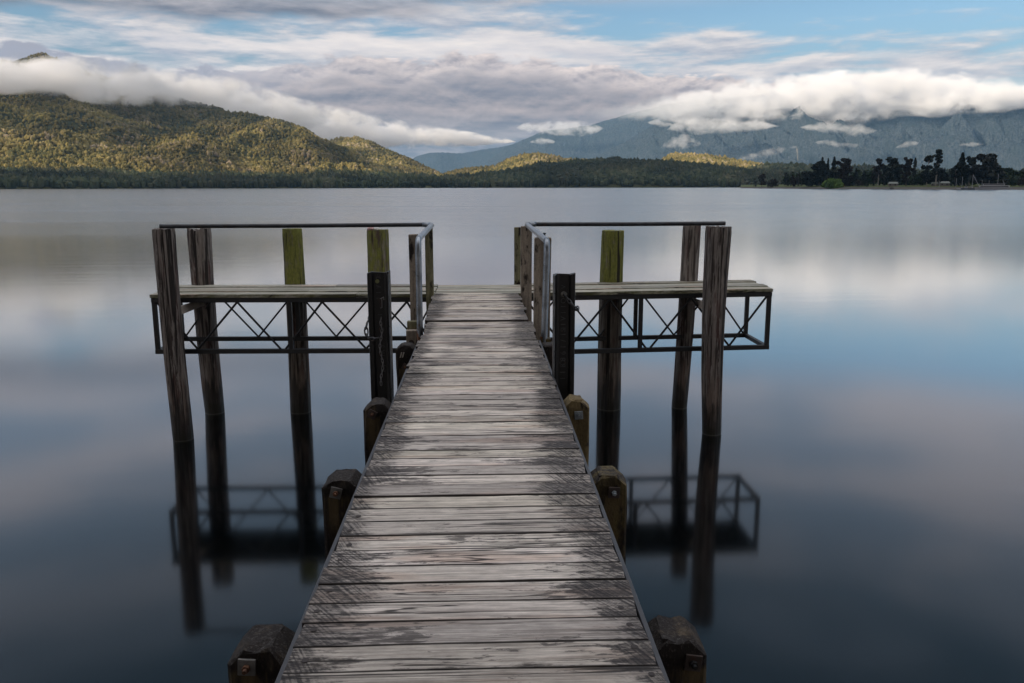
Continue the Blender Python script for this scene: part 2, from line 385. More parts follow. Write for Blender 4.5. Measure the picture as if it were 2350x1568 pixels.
M['roof'] = flat('pale_green_roof', (.13, .15, .14), .6, .2, .4)
M['wall'] = flat('cream_wall_boards', (.13, .12, .11), .8, .2, .4)
M['orange'] = flat('faded_orange_paint', (.55, .2, .12), .5, .1)
# ------------------------------------------------------------------ jetty walkway
ROTT = math.radians
walk = tag(empty('jetty_walkway', (0, 4, ZD)), 'narrow weathered plank walkway running out over the lake to a cross platform', 'jetty')
def plank(x0, x1, y0, y1, ztop, th, parent, m, nails=(), tilt=0., name='deck_plank', skew=0.):
    """one board as its own mesh; sawn ends a little out of square, top face slightly cupped"""
    b = MB(); n = 7; e0, e1 = random.uniform(-.006, .006), random.uniform(-.006, .006)
    xs = [x0 + (x1 - x0) * i / n for i in range(n + 1)]
    wob = [random.uniform(-.0012, .0012) for _ in xs]; zz = [random.uniform(-.0015, .0015) for _ in xs]
    vs = []
    for i, x in enumerate(xs):
        s = (x - (x0 + x1) / 2) * skew; a = e0 if i == 0 else e1 if i == n else 0
        z = ztop + zz[i] + tilt * (x - (x0 + x1) / 2)
        vs += [(x - a, y0 + s + wob[i], z - th), (x + a, y1 + s + wob[i], z - th), (x + a, y1 + s + wob[i], z), (x - a, y0 + s + wob[i], z)]
    fs = [(0, 1, 2, 3), tuple(4 * n + k for k in (3, 2, 1, 0))]
    for i in range(n):
        for k in range(4):
            k2 = (k + 1) % 4; fs.append((4 * i + k, 4 * i + k2, 4 * i + 4 + k2, 4 * i + 4 + k))
    b.add(vs, fs, 0)
    o = b.build(name, [m, M['nail']], parent, ((x0 + x1) / 2, (y0 + y1) / 2, ztop), bevel=.0032, seg=2)
    if nails:
        me = o.data; bm = bmesh.new(); bm.from_mesh(me)
        for nx, ny in nails:
            r = random.uniform(.010, .0135); c = (nx - o_loc(o).x, ny - o_loc(o).y, .0006)
            vv = [bm.verts.new((c[0] + r * math.cos(a * math.pi / 5), c[1] + r * math.sin(a * math.pi / 5), c[2] + .0015)) for a in range(10)]
            f = bm.faces.new(vv); f.material_index = 1
        bm.to_mesh(me); bm.free()
    return o
def o_loc(o):
    v = Vector(o.location); p = o.parent
    while p: v = v + p.location; p = p.parent
    return v
y = -1.4; BREAK = 9.40
while y < BREAK - .05:
    w = random.choice((.138, .142, .145, .150, .132)); gap = random.choice((.003, .004, .005, .006, .009)); w = min(w, BREAK - y)
    xl = -.603 + random.uniform(-.009, .007); xr = .598 + random.uniform(-.007, .009)
    if y > 6.9: xl += random.uniform(-.015, .02); xr += random.uniform(-.02, .015)
    nl = [(xl + random.uniform(.035, .06), y + w * random.uniform(.25, .75)), (xr - random.uniform(.035, .06), y + w * random.uniform(.25, .75))]
    plank(xl, xr, y, y + w, ZD + random.uniform(-.0025, .0025), .045, walk, M['deck'], nl, random.uniform(-.002, .002))
    y += w + gap
y = BREAK + .035
while y < 11.86:
    w = random.choice((.19, .2, .21)); gap = random.choice((.008, .012, .016)); w = min(w, 11.90 - y); t = (y - 9.4) / 2.5
    xl = -.632 - .045 * t + random.uniform(-.022, .022); xr = .574 - .02 * t + random.uniform(-.022, .022)
    plank(xl, xr, y, y + w, ZD + .006 + random.uniform(-.004, .004), .045, walk, M['deck'], [], random.uniform(-.005, .005), skew=random.uniform(-.006, .006))
    y += w + gap
for sx in (-1, 1):
    b = MB(); b.box((sx * .53, 4.0, ZD - .145), (.09, 10.8, .19)); b.box((sx * .56 - .03, 10.7, ZD - .145), (.09, 2.55, .19)); b.build('stringer', M['beam'], walk, bevel=.004)
    b = MB(); b.box((sx * .6155 - .002, 3.45, ZD - .052), (.019, 9.7, .062)); b.build('edge_strip', M['edge'], walk, bevel=.002)
b = MB(); b.box((0, 4.0, ZD - .145), (.09, 10.8, .19)); b.build('stringer', M['beam'], walk, bevel=.004)
for yy in (2.82, 4.48, 5.98, 8.28, 10.9):
    b = MB(); b.box((0, yy, ZD - .34), (1.27, .16, .19)); b.build('cross_beam', M['beam'], walk, bevel=.004)

# ------------------------------------------------------------------ square side posts
def side_post(xc, yf, ztop, mt, plate_mat, bolt_mat, prot, px, pz, label, w=.204, ch=.045, white=False, cap=0):
    root = tag(empty('jetty_post', (xc, yf + w / 2, -.6)), label, 'post', 'square posts bolted along the jetty')
    b = MB(); h = w / 2; rings = []
    zs = [-.6, .0, .5, 1.0, 1.5, ztop - .35, ztop - .2, ztop - ch]
    def ring(z, hx, hy, j=.0042):
        c = .014; P = [(-hx, -hy + c), (-hx + c, -hy), (0, -hy), (hx - c, -hy), (hx, -hy + c), (hx, 0), (hx, hy - c), (hx - c, hy), (0, hy), (-hx + c, hy), (-hx, hy - c), (-hx, 0)]
        return [(xc + p + random.uniform(-j, j), yf + h + q + random.uniform(-j, j), z + random.uniform(-j, j)) for p, q in P]
    vs = []
    for z in zs: vs += ring(z, h, h)
    vs += ring(ztop - .006, h - ch * .93, h - .008, .006); vs += ring(ztop, h - ch * 1.05, h - .016, .008)
    n = 12; fs = []
    for i in range(len(zs) + 1):
        for k in range(n): fs.append((i * n + k, i * n + (k + 1) % n, (i + 1) * n + (k + 1) % n, (i + 1) * n + k))
    b.add(vs, fs); L = (len(zs) + 1) * n
    b.add(vs[L:], [tuple(range(n))]); b.add(vs[:n], [tuple(range(n))[::-1]])
    body = b.build('timber', mt, root, (px, yf, pz))
    b = MB(); rm = Matrix.Rotation(rad(prot), 3, 'Y'); b.box((px, yf - .004, pz), (.062, .010, .062), rm)
    pl = b.build('washer_plate', plate_mat, root, bevel=.0015)
    b = MB(); b.tube([(px, yf - .008, pz), (px, yf - .024, pz)], .0145, 6, smooth=False); b.tube([(px, yf - .022, pz), (px, yf - .040, pz)], .0075, 10)
    b.build('bolt', bolt_mat, pl)
    if white:
        b = MB()
        for dx in (-.052, -.030): b.prism([(-.006, -.028), (.008, -.024), (.012, .026), (-.002, .03)], (xc + dx, yf - .006, ztop - .095), (.98, 0, .2), (.2, 0, .98), (0, .006, 0))
        b.build('pale_mark', M['worn_timber'], root)
    return root
def ppx(x, y, yf): return at_y(x, y, yf)
PL = [
 (-.770, 2.70, 1.985, 'post_dark', 'plate', 'rust', 4, 567, 1530, 'almost black mouldy chamfered post nearest the camera on the left with grey bolt plate', .21),
 (-.748, 4.35, 2.020, 'post_dark', 'plate', 'rust', 14, 771, 1131, 'black mouldy chamfered post with a grey bolt plate turning pale blue at its corner', .206),
 (-.736, 5.85, 2.046, 'post_dark', 'plate_rust', 'rust', 28, 854, 951, 'dark chamfered post with a twisted rusty plate below the black chained rail', .2),
 (-.735, 8.15, 2.040, 'post_dark', 'plate_rust', 'rust', 30, 930, 842, 'dark chamfered post with two pale gouges beside the pipe handrail', .2),
 (.752, 2.75, 1.955, 'post_dark', 'plate_rust', 'steel', 8, 1590, 1520, 'black split chamfered post nearest the camera on the right with dark bolt plate', .212),
 (.736, 4.35, 2.014, 'post_mid', 'plate_rust', 'plate_galv', 3, 1409, 1130, 'brown and mossy chamfered post with a dark plate and pale hexagonal bolt', .204),
 (.731, 5.95, 2.032, 'post_tan', 'plate_galv', 'galv', -4, 1328, 953, 'light tan chamfered post with bluish galvanised bolt plate', .2),
]
for xc, yf, zt, mt, pm, bm_, rot, qx, qy, lab, w in PL:
    q = ppx(qx, qy, yf)
    side_post(xc, yf, zt, M[mt], M[pm], M[bm_], rot, q.x, q.z, lab, w, .05 if mt != 'post_tan' else .056, white='gouges' in lab)
# hidden partner post behind the right black rail: squat end with small block
root = tag(empty('jetty_post', (.745, 8.3, -.6)), 'brown post end with a small block on it behind the right black rail', 'post', 'square posts bolted along the jetty')
b = MB(); b.box((.745, 8.3, .71), (.2, .2, 2.62)); b.build('timber', M['post_dark'], root, bevel=.012)
b = MB(); b.box((.705, 8.62, 1.965), (.11, .1, .11)); b.build('block', M['post_mid'], root, bevel=.006)

# ------------------------------------------------------------------ tall square guard posts carrying the handrails
def guard(xc, yc, wx, wy, z0, z1, mt, label, lean=0., bolt=False, hole=False):
    root = tag(empty('guard_post', (xc, yc, z0)), label, 'post', 'square guard posts beside the handrails')
    b = MB(); a, c = wx / 2, wy / 2; n = 8; vs = []
    for i in range(n + 1):
        t = i / n; dx = lean * t; j = lambda: random.uniform(-.002, .002)
        vs += [(xc + dx - a + j(), yc - c + j(), z0 + (z1 - z0) * t), (xc + dx + a + j(), yc - c + j(), z0 + (z1 - z0) * t), (xc + dx + a + j(), yc + c + j(), z0 + (z1 - z0) * t), (xc + dx - a + j(), yc + c + j(), z0 + (z1 - z0) * t)]
    fs = [(3, 2, 1, 0), tuple(4 * n + k for k in range(4))]
    for i in range(n):
        for k in range(4): fs.append((4 * i + k, 4 * i + (k + 1) % 4, 4 * i + 4 + (k + 1) % 4, 4 * i + 4 + k))
    b.add(vs, fs); b.build('timber', mt, root, bevel=.006)
    if bolt:
        b = MB(); b.tube([(xc + lean + .02, yc, z1 - .01), (xc + lean + .02, yc, z1 + .045)], .012, 8); b.tube([(xc + lean + .02, yc, z1 + .045), (xc + lean + .02, yc, z1 + .055)], .02, 6, smooth=False); b.build('bolt', M['steel'], root)
    return root
guard(-.757, 9.66, .105, .11, -.6, 3.060, M['guard'], 'pale grey square post outside the upright leg of the left handrail')
guard(-.712, 11.72, .108, .10, -.6, 3.040, M['guard_green'], 'greenish square post under the bend of the left handrail')
guard(.647, 11.73, .135, .11, -.6, 3.052, M['guard'], 'pale square post under the bend of the right handrail', bolt=True)
guard(.705, 9.60, .190, .14, -.6, 3.020, M['guard'], 'broad leaning plank post with a bolt beside the leg of the right handrail', lean=.03, bolt=True)
guard(.722, 11.95, .05, .11, -.6, 3.0, M['guard'], 'thin pale batten standing close behind the bolted right bend post')
guard(.588, 13.12, .1, .1, -.6, 2.972, M['guard_green'], 'green grey post standing behind the platform right of the gap')
# bracket timber with bolt hole below the left guard post
root = tag(empty('bracket_block', (-.735, 9.2, 1.4)), 'short pale timber block with a dark bolt hole between post and left handrail', 'timber block')
b = MB(); b.box((-.765, 9.2, 1.74), (.115, .1, .56)); b.build('timber', M['guard'], root, bevel=.006)
b = MB(); b.box((-.755, 9.30, 2.06), (.13, .08, .09)); b.build('packer', M['guard_green'], root, bevel=.005)
b = MB(); b.tube([(-.765, 9.152, 1.885), (-.765, 9.146, 1.885)], .030, 14, 0); b.build('bolt_hole', M['nail'], root)

# ------------------------------------------------------------------ pipe handrails
def arc_path(pts, r, n=6):
    out = [Vector(pts[0])]
    for i in range(1, len(pts) - 1):
        a, p, c = Vector(pts[i - 1]), Vector(pts[i]), Vector(pts[i + 1]); d0 = (a - p).normalized(); d1 = (c - p).normalized()
        for k in range(n + 1):
            t = k / n; out.append((p + d0 * r) * (1 - t) ** 2 + p * 2 * t * (1 - t) + (p + d1 * r) * t ** 2)
    out.append(Vector(pts[-1])); return out
def handrail(xe, xc, xl, yl, ztip, label, ybar=11.77, zr=3.076, lean=0.):
    root = tag(empty('handrail', (xl, yl, ZD - .1)), label, 'handrail', 'bent pipe handrails')
    b = MB(); b.tube([(xe, ybar, ztip), ((xe + xc) / 2, ybar, (zr + ztip) / 2 - .004), (xc + (.1 if xe > xc else -.1), ybar, zr)], .030, 16); b.build('rail_pipe', M['pipe'], root)
    p = arc_path([(xc + (.1 if xe > xc else -.1), ybar, zr), (xc, ybar, zr), (xl, yl, zr - .035), (xl - lean, yl - .02, ZD - .12)], .13)
    b = MB(); b.tube(p, .034, 16); leg = b.build('bent_leg_pipe', M['galv'], root)
    b = MB(); b.tube([(xl - lean - .004, yl - .012, ZD - .04), (xl - lean, yl - .02, ZD - .14)], .0365, 16); b.build('rusted_foot', M['rust'], root)
    return root
handrail(-4.44, -.665, -.655, 9.02, 3.066, 'left pipe handrail, oxidised dark along the platform and bare where it bends down')
handrail(3.49, .660, .712, 8.62, 3.080, 'right pipe handrail, oxidised dark along the platform and bare where it bends down', lean=.03)

# ------------------------------------------------------------------ steel rails standing upright beside the walkway
def steel_rail(x0, x1, yc, ztop, flip, label, letters, holes):
    root = tag(empty('steel_rail', ((x0 + x1) / 2, yc, -.6)), label, 'steel rail', 'upright black steel rails')
    w = x1 - x0; s = -1 if flip else 1; xc = (x0 + x1) / 2
    # railway rail section: broad thin foot, thin web, thick head; web faces the walkway end
    h = w / 2; prof = [(-h, -.066), (-h + .012, -.066), (-h + .026, -.018), (-h + .045, -.010), (h - .050, -.010), (h - .038, -.036), (h - .006, -.036), (h, -.028), (h, .028), (h - .006, .036), (h - .038, .036), (h - .050, .010), (-h + .045, .010), (-h + .026, .018), (-h + .012, .066), (-h, .066)]
    prof = [(p * s, q) for p, q in prof]
    n = len(prof); vs = []; zs = [-.6, 1.0, 1.8, 2.4, ztop - .1, ztop]
    for z in zs: vs += [(xc + p, yc + q, z + (p * .03 + (.006 * math.sin(p * 90)) if z == ztop else 0)) for p, q in prof]
    fs = [tuple(range((len(zs) - 1) * n, len(zs) * n)), tuple(range(n))[::-1]]
    for i in range(len(zs) - 1):
        for k in range(n): fs.append((i * n + k, i * n + (k + 1) % n, (i + 1) * n + (k + 1) % n, (i + 1) * n + k))
    b = MB(); b.add(vs, fs); b.build('rail_bar', M['railsteel'], root, (xc, yc, 1.), bevel=.004, seg=2)
    b = MB(); fx = xc - s * h
    b.box((fx + s * .003, yc - .0672, (ztop - .01 + .2) / 2), (.010, .003, ztop - .21)); b.build('bright_edge', M['galv'], root)  # thin bright metal strip along the edge of the foot
    for (dz, r) in holes:
        b = MB(); b.tube([(xc + .01 * s, yc - .0125, ztop - dz), (xc + .01 * s, yc - .0135, ztop - dz)], r, 16, smooth=False); b.build('hole', M['holefill' if r > .014 else 'nail'], root)
    for (txt, dz, size, dx, rot) in letters:
        for i, ch in enumerate(txt):
            if ch == ' ': continue
            cu = bpy.data.curves.new('letter', 'FONT'); cu.body = ch; cu.size = size; cu.extrude = .0014; cu.align_x = 'CENTER'; cu.align_y = 'CENTER'
            tmp = bpy.data.objects.new('tmp', cu); C.objects.link(tmp); bpy.context.view_layer.update()
            me = bpy.data.meshes.new_from_object(tmp.evaluated_get(bpy.context.evaluated_depsgraph_get())); bpy.data.objects.remove(tmp)
            me.transform(Matrix.Rotation(rad(90), 4, 'X') @ Matrix.Rotation(rad(rot), 4, 'Z')); k = (i - (len(txt) - 1) / 2) * size * .42
            link_mesh('letter', me, M['letter'], root, (xc + dx - (k if rot == 0 else 0) * -1, yc - .0112, ztop - dz + (k if rot else 0)))
    return root
m, g = mat('mossy_wood_seen_through_hole'); g.surf(base=(.20, .21, .10, 1), rough=.9); M['holefill'] = m
railR = steel_rail(.612, .788, 6.66, 2.906, False, 'upright black steel rail with raised lettering on the right of the walkway',
    [('V', .105, .05, -.005, 90), ('S I V I I O D', .315, .058, -.005, 90), ('B 8 6 I / I I', .60, .062, -.004, 90), ('I I  Ö', .80, .062, -.004, 90)], [])
railL = steel_rail(-.884, -.706, 6.66, 2.930, True, 'upright black steel rail with round hole and keyhole slot left of the walkway',
    [('3:', .035, .05, 0, 90), ('/', .118, .055, 0, 90), ('I I V', .165, .055, 0, 90), ('I', .345, .05, .005, 90), ('I )  M R S.  I O', .64, .055, .014, 90)], [(.075, .0165)])
b = MB(); xk, yk, zk = -.795, 6.648, 2.930
b.prism([(-.03, 0), (.03, .012), (.028, -.012), (.012, -.03), (.012, -.075), (-.004, -.078), (-.004, -.03), (-.016, -.012)], (xk + .008, yk, zk - .215), (1, 0, 0), (0, 0, 1), (0, -.0016, 0)); b.build('keyhole_slot', M['nail'], railL)
b = MB(); b.prism([(.0, 0), (.004, 0), (.004, -.075), (-.012, -.078), (-.012, -.074), (0, -.072)], (xk + .020, yk - .0018, zk - .215), (1, 0, 0), (0, 0, 1), (0, -.0015, 0)); b.prism([(0, 0), (.03, .016), (.034, .013), (.034, -.01), (.03, -.012), (.03, .006), (0, -.004)], (xk + .006, yk - .0018, zk - .215), (1, 0, 0), (0, 0, 1), (0, -.0015, 0)); b.build('slot_rim', M['worn'], railL)
b = MB(); b.prism([(math.cos(a) * .024 * random.uniform(.82, 1.15), math.sin(a) * .026 * random.uniform(.82, 1.15)) for a in [i * math.pi / 8 for i in range(16)]], (.697, 6.6485, 2.906 - .165), (1, 0, 0), (0, 0, 1), (0, -.002, 0)); b.build('worn_patch', M['plate'], railR)

def chain(pts, pitch, r, name, label, group=None, mt='chain'):
    pts = [Vector(p) for p in pts]; seg = [(pts[i + 1] - pts[i]).length for i in range(len(pts) - 1)]; L = sum(seg); n = max(2, int(L / pitch))
    def at(d):
        for i, s in enumerate(seg):
            if d <= s or i == len(seg) - 1: return pts[i].lerp(pts[i + 1], d / s)
            d -= s
    b = MB(); b0 = pts[0]
    for k in range(n):
        a, c = at(k * L / n), at((k + 1) * L / n); d = (c - a).normalized(); ln = (c - a).length * .72
        u = d.orthogonal().normalized() if abs(d.y) > .9 else d.cross(Vector((0, 1, 0))).normalized()
        w = d.cross(u); side = (u if k % 2 else w); side = (side + (w if k % 2 else u) * .35).normalized(); ctr = (a + c) / 2; W = pitch * .30
        ring = []
        for q in range(11):
            t = 2 * math.pi * q / 10; ring.append(ctr + d * (math.cos(t) * ln) + side * (math.sin(t) * W))
        b.tube(ring, r, 6, cap=False)
    return tag(b.build(name, M[mt]), label, 'chain', group)
chain([(-.800, 6.50, 2.42), (-.835, 6.56, 2.40), (-.885, 6.57, 2.395), (-.905, 6.60, 2.46), (-.898, 6.62, 2.515), (-.88, 6.74, 2.56)][::-1] , .05, .0062, 'chain', 'short dark chain looped round the edge of the left steel rail', 'chains on the steel rails')
cc = [(-.790 + .012 * math.sin(i * 1.3), 6.640, 2.525 - i * .058) for i in range(10)]
chain([(-.782, 6.641, 2.56)] + cc, .030, .0032, 'chain', 'long thin chain worn white hanging down the web of the left steel rail', 'chains on the steel rails', 'worn')
chain([(.700, 6.640, 2.735), (.735, 6.625, 2.69), (.765, 6.605, 2.655), (.795, 6.61, 2.622), (.812, 6.65, 2.606), (.812, 6.70, 2.63)], .042, .0066, 'chain', 'short dark chain dangling off the right steel rail', 'chains on the steel rails')

# ------------------------------------------------------------------ cross platform at the end, two steel truss wings
plat = tag(empty('landing_platform', (0, 12.4, ZD)), 'long narrow cross platform with mossy edged planks on black steel trusses at the jetty head', 'platform')
def wing(sgn, x_in, x_out, yf_in, yf_out, rise, zb):
    """front line from (x_in, yf_in) to (x_out, yf_out); 1.1 m deep"""
    D = 1.09
    def P(s, t, z):           # s metres from the outer end inwards, t 0 front .. 1 back
        L = abs(x_out - x_in); k = 1 - s / L
        return Vector((x_in + (x_out - x_in) * k, yf_in + (yf_out - yf_in) * k + t * D, z + rise * k))
    L = abs(x_out - x_in); zt = ZD - .052; H0 = zt - .035; H1 = zb + .035
    ws = [0, .27, .545, .82, 1.09]
    cuts = [[0, 2.95, L + .001], [0, 2.2, L + .001], [0, 2.93, L + .001], [0, 2.5, L + .001]]
    for i in range(4):
        for a, c in zip(cuts[i][:-1], cuts[i][1:]):
            s0, s1 = a + .002, c - .002; ov = .055
            o0 = random.uniform(-.03, .01) if a == 0 else 0
            b = MB(); n = 8; t0 = (ws[i] + .009 * (i > 0)) / D; t1 = (ws[i + 1] - .009) / D
            vs = []
            for q in range(n + 1):
                s = s0 + o0 * (q == 0) + (s1 - s0) * q / n; z = random.uniform(-.002, .002) + (0, .010, .003, .014)[i]
                vs += [P(s, t0, ZD - .05 + z), P(s, t1, ZD - .05 + z), P(s, t1, ZD + z), P(s, t0, ZD + z)]
            fs = [(0, 1, 2, 3), tuple(4 * n + k for k in (3, 2, 1, 0))]
            for q in range(n):
                for k in range(4): fs.append((4 * q + k, 4 * q + (k + 1) % 4, 4 * q + 4 + (k + 1) % 4, 4 * q + 4 + k))
            b.add(vs, fs); b.build('deck_plank', M['plat'], plat, bevel=.004, seg=2)
    sec = .066
    for t in (.035, .965):
        b = MB(); b.bar(P(0, t, H0), P(L, t, H0), sec, sec); b.build('truss_chord', M['steel'], plat, bevel=.004)
        b = MB(); b.bar(P(0, t, H1), P(L, t, H1), sec, sec); b.build('truss_chord', M['steel'], plat, bevel=.004)
        for s in ((.033, 1.975 if t < .5 else 1.86, L - .05)):
            b = MB(); b.bar(P(s, t, H1 + .033), P(s, t, H0 - .033), .060, .060, (0, 1, 0)); b.build('truss_upright', M['steel'], plat, bevel=.003)
        nodes = []; s = 0; up = t < .5; p_ = .612
        while s < L - .2:
            e = min(s + p_, L); 
            a = P(max(s, .07) + (.05 if abs(s - 1.84) < .1 else 0), t, (H0 - .03) if up else (H1 + .03)); c = P(min(e, L - .02) - (.02 if abs(e - 1.84) < .1 else 0), t, (H1 + .03) if up else (H0 - .03))
            b = MB(); b.tube([a, c], .0165 if t < .5 else .0145, 8); b.build('truss_brace', M['steel'], plat)
            s = e; up = not up
    for s in (.033, L - .05):
        b = MB(); b.bar(P(s, .06, H1), P(s, .94, H1), .06, .06); b.build('cross_member', M['steel'], plat, bevel=.003)
    b = MB(); b.bar(P(.033, .06, H0), P(.033, .94, H0), .06, .06); b.build('cross_member', M['steel'], plat, bevel=.003)
    return P
PLw = wing(-1, -.66, -4.735, 11.90, 11.985, .004, 1.205)
PRw = wing(1, .63, 4.345, 11.925, 12.10, .022, 1.155)
for i, (y0, y1) in enumerate(((11.92, 12.19), (12.198, 12.465), (12.475, 12.73), (12.74, 13.0))):
    plank(-.655, .625, y0, y1, ZD - .002, .05, plat, M['plat'])
b = MB(); b.box((0, 11.98, ZD - .12), (1.2, .07, .12)); b.box((0, 12.9, ZD - .12), (1.2, .07, .12)); b.build('head_beam', M['beam'], plat, bevel=.004)
# broken bracket boards from the front piles to the frame
def bracket(a, c, lab):
    b = MB(); b.bar(a, c, .035, .10, (0, 0, 1)); b.bar(Vector(a) + Vector((0, 0, -.055)), Vector(c) + Vector((0, 0, -.03)), .05, .03)
    return b.build('bracket_board', M['worn_timber'], plat, bevel=.004)
bracket(at_y(410, 712, 11.86), at_y(466, 694, 12.5), '')
bracket(at_y(1622, 702, 11.86), at_y(1578, 688, 12.5), '')

# ------------------------------------------------------------------ round piles in the lake
def pile(p_top, p_wat, r_top, r_wat, mt, label, jag=0., mid=None, seed=0):
    a = Vector(p_top); w = Vector(p_wat); d = (w - a); ext = w + d * ((w.z + .9) / (a.z - w.z) * 1.0)
    N, K = 46, 56; V = []; 
    for i in range(N + 1):
        t = i / N; z = a.z + (-.9 - a.z) * t; tt = (a.z - z) / (a.z - w.z)
        c = a + d * tt; bow = math.sin(min(tt, 1) * math.pi)
        if mid: c = c + Vector((mid * bow, 0, 0))
        r0 = r_top + (r_wat - r_top) * min(tt, 1.1)
        for k in range(K):
            th = 2 * math.pi * k / K
            n1 = vnoise(np.array(math.cos(th) * 1.6 + seed), np.array(math.sin(th) * 1.6 + tt * 1.2), seed)
            n2 = vnoise(np.array(th * 9.0 + seed * 3), np.array(tt * 3.0), seed + 5)
            n3 = vnoise(np.array(th * 3.2 + 50), np.array(tt * 7.), seed + 9)
            rr = r0 * (.955 + .11 * float(n1)) - .007 * float(n2) + .006 * float(n3)
            zz = z
            if i == 0: zz += jag * (float(vnoise(np.array(th * 5.), np.array(1.), seed)) - .6); rr *= .965
            V.append((c.x + rr * math.cos(th), c.y + rr * math.sin(th), zz))
    V = np.array(V); idx = np.arange(N * K); i_ = idx // K; k_ = idx % K; k2 = (k_ + 1) % K
    Fc = np.stack([i_ * K + k_, (i_ + 1) * K + k_, (i_ + 1) * K + k2, i_ * K + k2], 1)
    o = np_mesh('mooring_pile', V, Fc, mt, False, None, (w.x, w.y, 0))
    bm = bmesh.new(); bm.from_mesh(o.data); bm.verts.ensure_lookup_table()
    c = bm.verts.new(sum((bm.verts[k].co for k in range(K)), Vector()) / K - Vector((0, 0, .012 + jag * .3))); bm.verts.ensure_lookup_table()
    for k in range(K): bm.faces.new((bm.verts[k], bm.verts[(k + 1) % K], c))
    bmesh.ops.recalc_face_normals(bm, faces=bm.faces); bm.to_mesh(o.data); bm.free()
    return tag(o, label, 'pile', 'round timber piles standing in the lake')
Yb = 13.17; k = lambda v: (v - CAM) * (Yb / v.y) + CAM
def wat(x, y): return at_z(x, y, 0)
def back(x, Y=Yb): p = at_y(x, 945, Y); return Vector((p.x, Y, 0))
tp = lambda x, y, Y=Yb: at_y(x, y, Y)
wA = wat(421, 1008); pile(at_y(374.5, 525, wA.y), wA, .148, .140, M['pile'], 'bare brown pile leaning left in front of the left end of the platform', .02, -.012, 3)
pile(tp(456.5, 525), back(493.5), .175, .148, M['pile'], 'bare brown pile with a splintered top leaning behind the left wing', .06, -.02, 7)
pile(tp(670, 525), back(690.5), .150, .165, M['pile_green'], 'bright green mossy pile behind the middle of the left wing', .01, .01, 11)
D_ = pile(tp(867, 527), back(880), .166, .168, M['pile_green2'], 'faintly mossy pile with shells on its flat top above the left black rail', .01, 0, 15)
pile(tp(1406.5, 529), back(1397), .178, .192, M['pile_green'], 'thick yellow green mossy pile behind the right wing', .012, -.008, 19)
pile(tp(1588, 517), back(1558.5), .145, .120, M['pile'], 'slender reddish brown pile leaning inward behind the right wing', .02, .01, 23)
wG = wat(1633, 995); pile(at_y(1650, 520, wG.y), wG, .180, .134, M['pile'], 'thick grey brown pile with deep cracks in front of the right wing end', .02, -.03, 27)
# shells lying on the flat pile top
tD = tp(867, 527)
def blob(name, c, s, mt, label, cat, group=None):
    bm = bmesh.new(); bmesh.ops.create_icosphere(bm, subdivisions=3, radius=1)
    for v in bm.verts:
        n = float(fbm(np.array(v.co.x * 2 + c[0] * 9), np.array(v.co.y * 2 + v.co.z * 3), 3)); v.co = Vector((v.co.x * s[0], v.co.y * s[1], v.co.z * s[2])) * (.75 + .5 * n)
    me = bpy.data.meshes.new(name); bm.to_mesh(me); bm.free()
    for p in me.polygons: p.use_smooth = True
    return tag(link_mesh(name, me, mt, None, c), label, cat, group)
blob('shell', (tD.x - .008, tD.y - .12, tD.z + .02), (.042, .035, .034), M['shellw'], 'white shell lying on top of the mossy pile', 'shell')
blob('shell', (tD.x - .098, tD.y - .11, tD.z + .018), (.052, .04, .032), M['shellp'], 'pinkish brown shell beside the white one on the pile top', 'shell')
SHADE_TREES = [(-3.6, -2.9, 15, 4.8, .78, 'tall leafy tree added behind the viewer on the left to shade the near deck'), (3.7, -2.8, 14.5, 4.7, .78, 'tall leafy tree added behind the viewer on the right to shade the near deck'), (-.2, -7.4, 15, 4.6, .6, 'tall leafy tree added straight behind the viewer to shade the near deck'), (-9.5, -7.5, 14, 4.2, .6, 'broad leafy tree added further left behind the viewer to shade the near deck'), (9.8, -7.8, 14, 4.2, .6, 'broad leafy tree added further right behind the viewer to shade the near deck')]
# ------------------------------------------------------------------ lake and land
b = MB(); b.add([(-24000, -3000, 0), (24000, -3000, 0), (24000, 18000, 0), (-24000, 18000, 0)], [(0, 1, 2, 3)])
tag(b.build('water', M['water'], None, (0, 0, 0)), kind='structure')

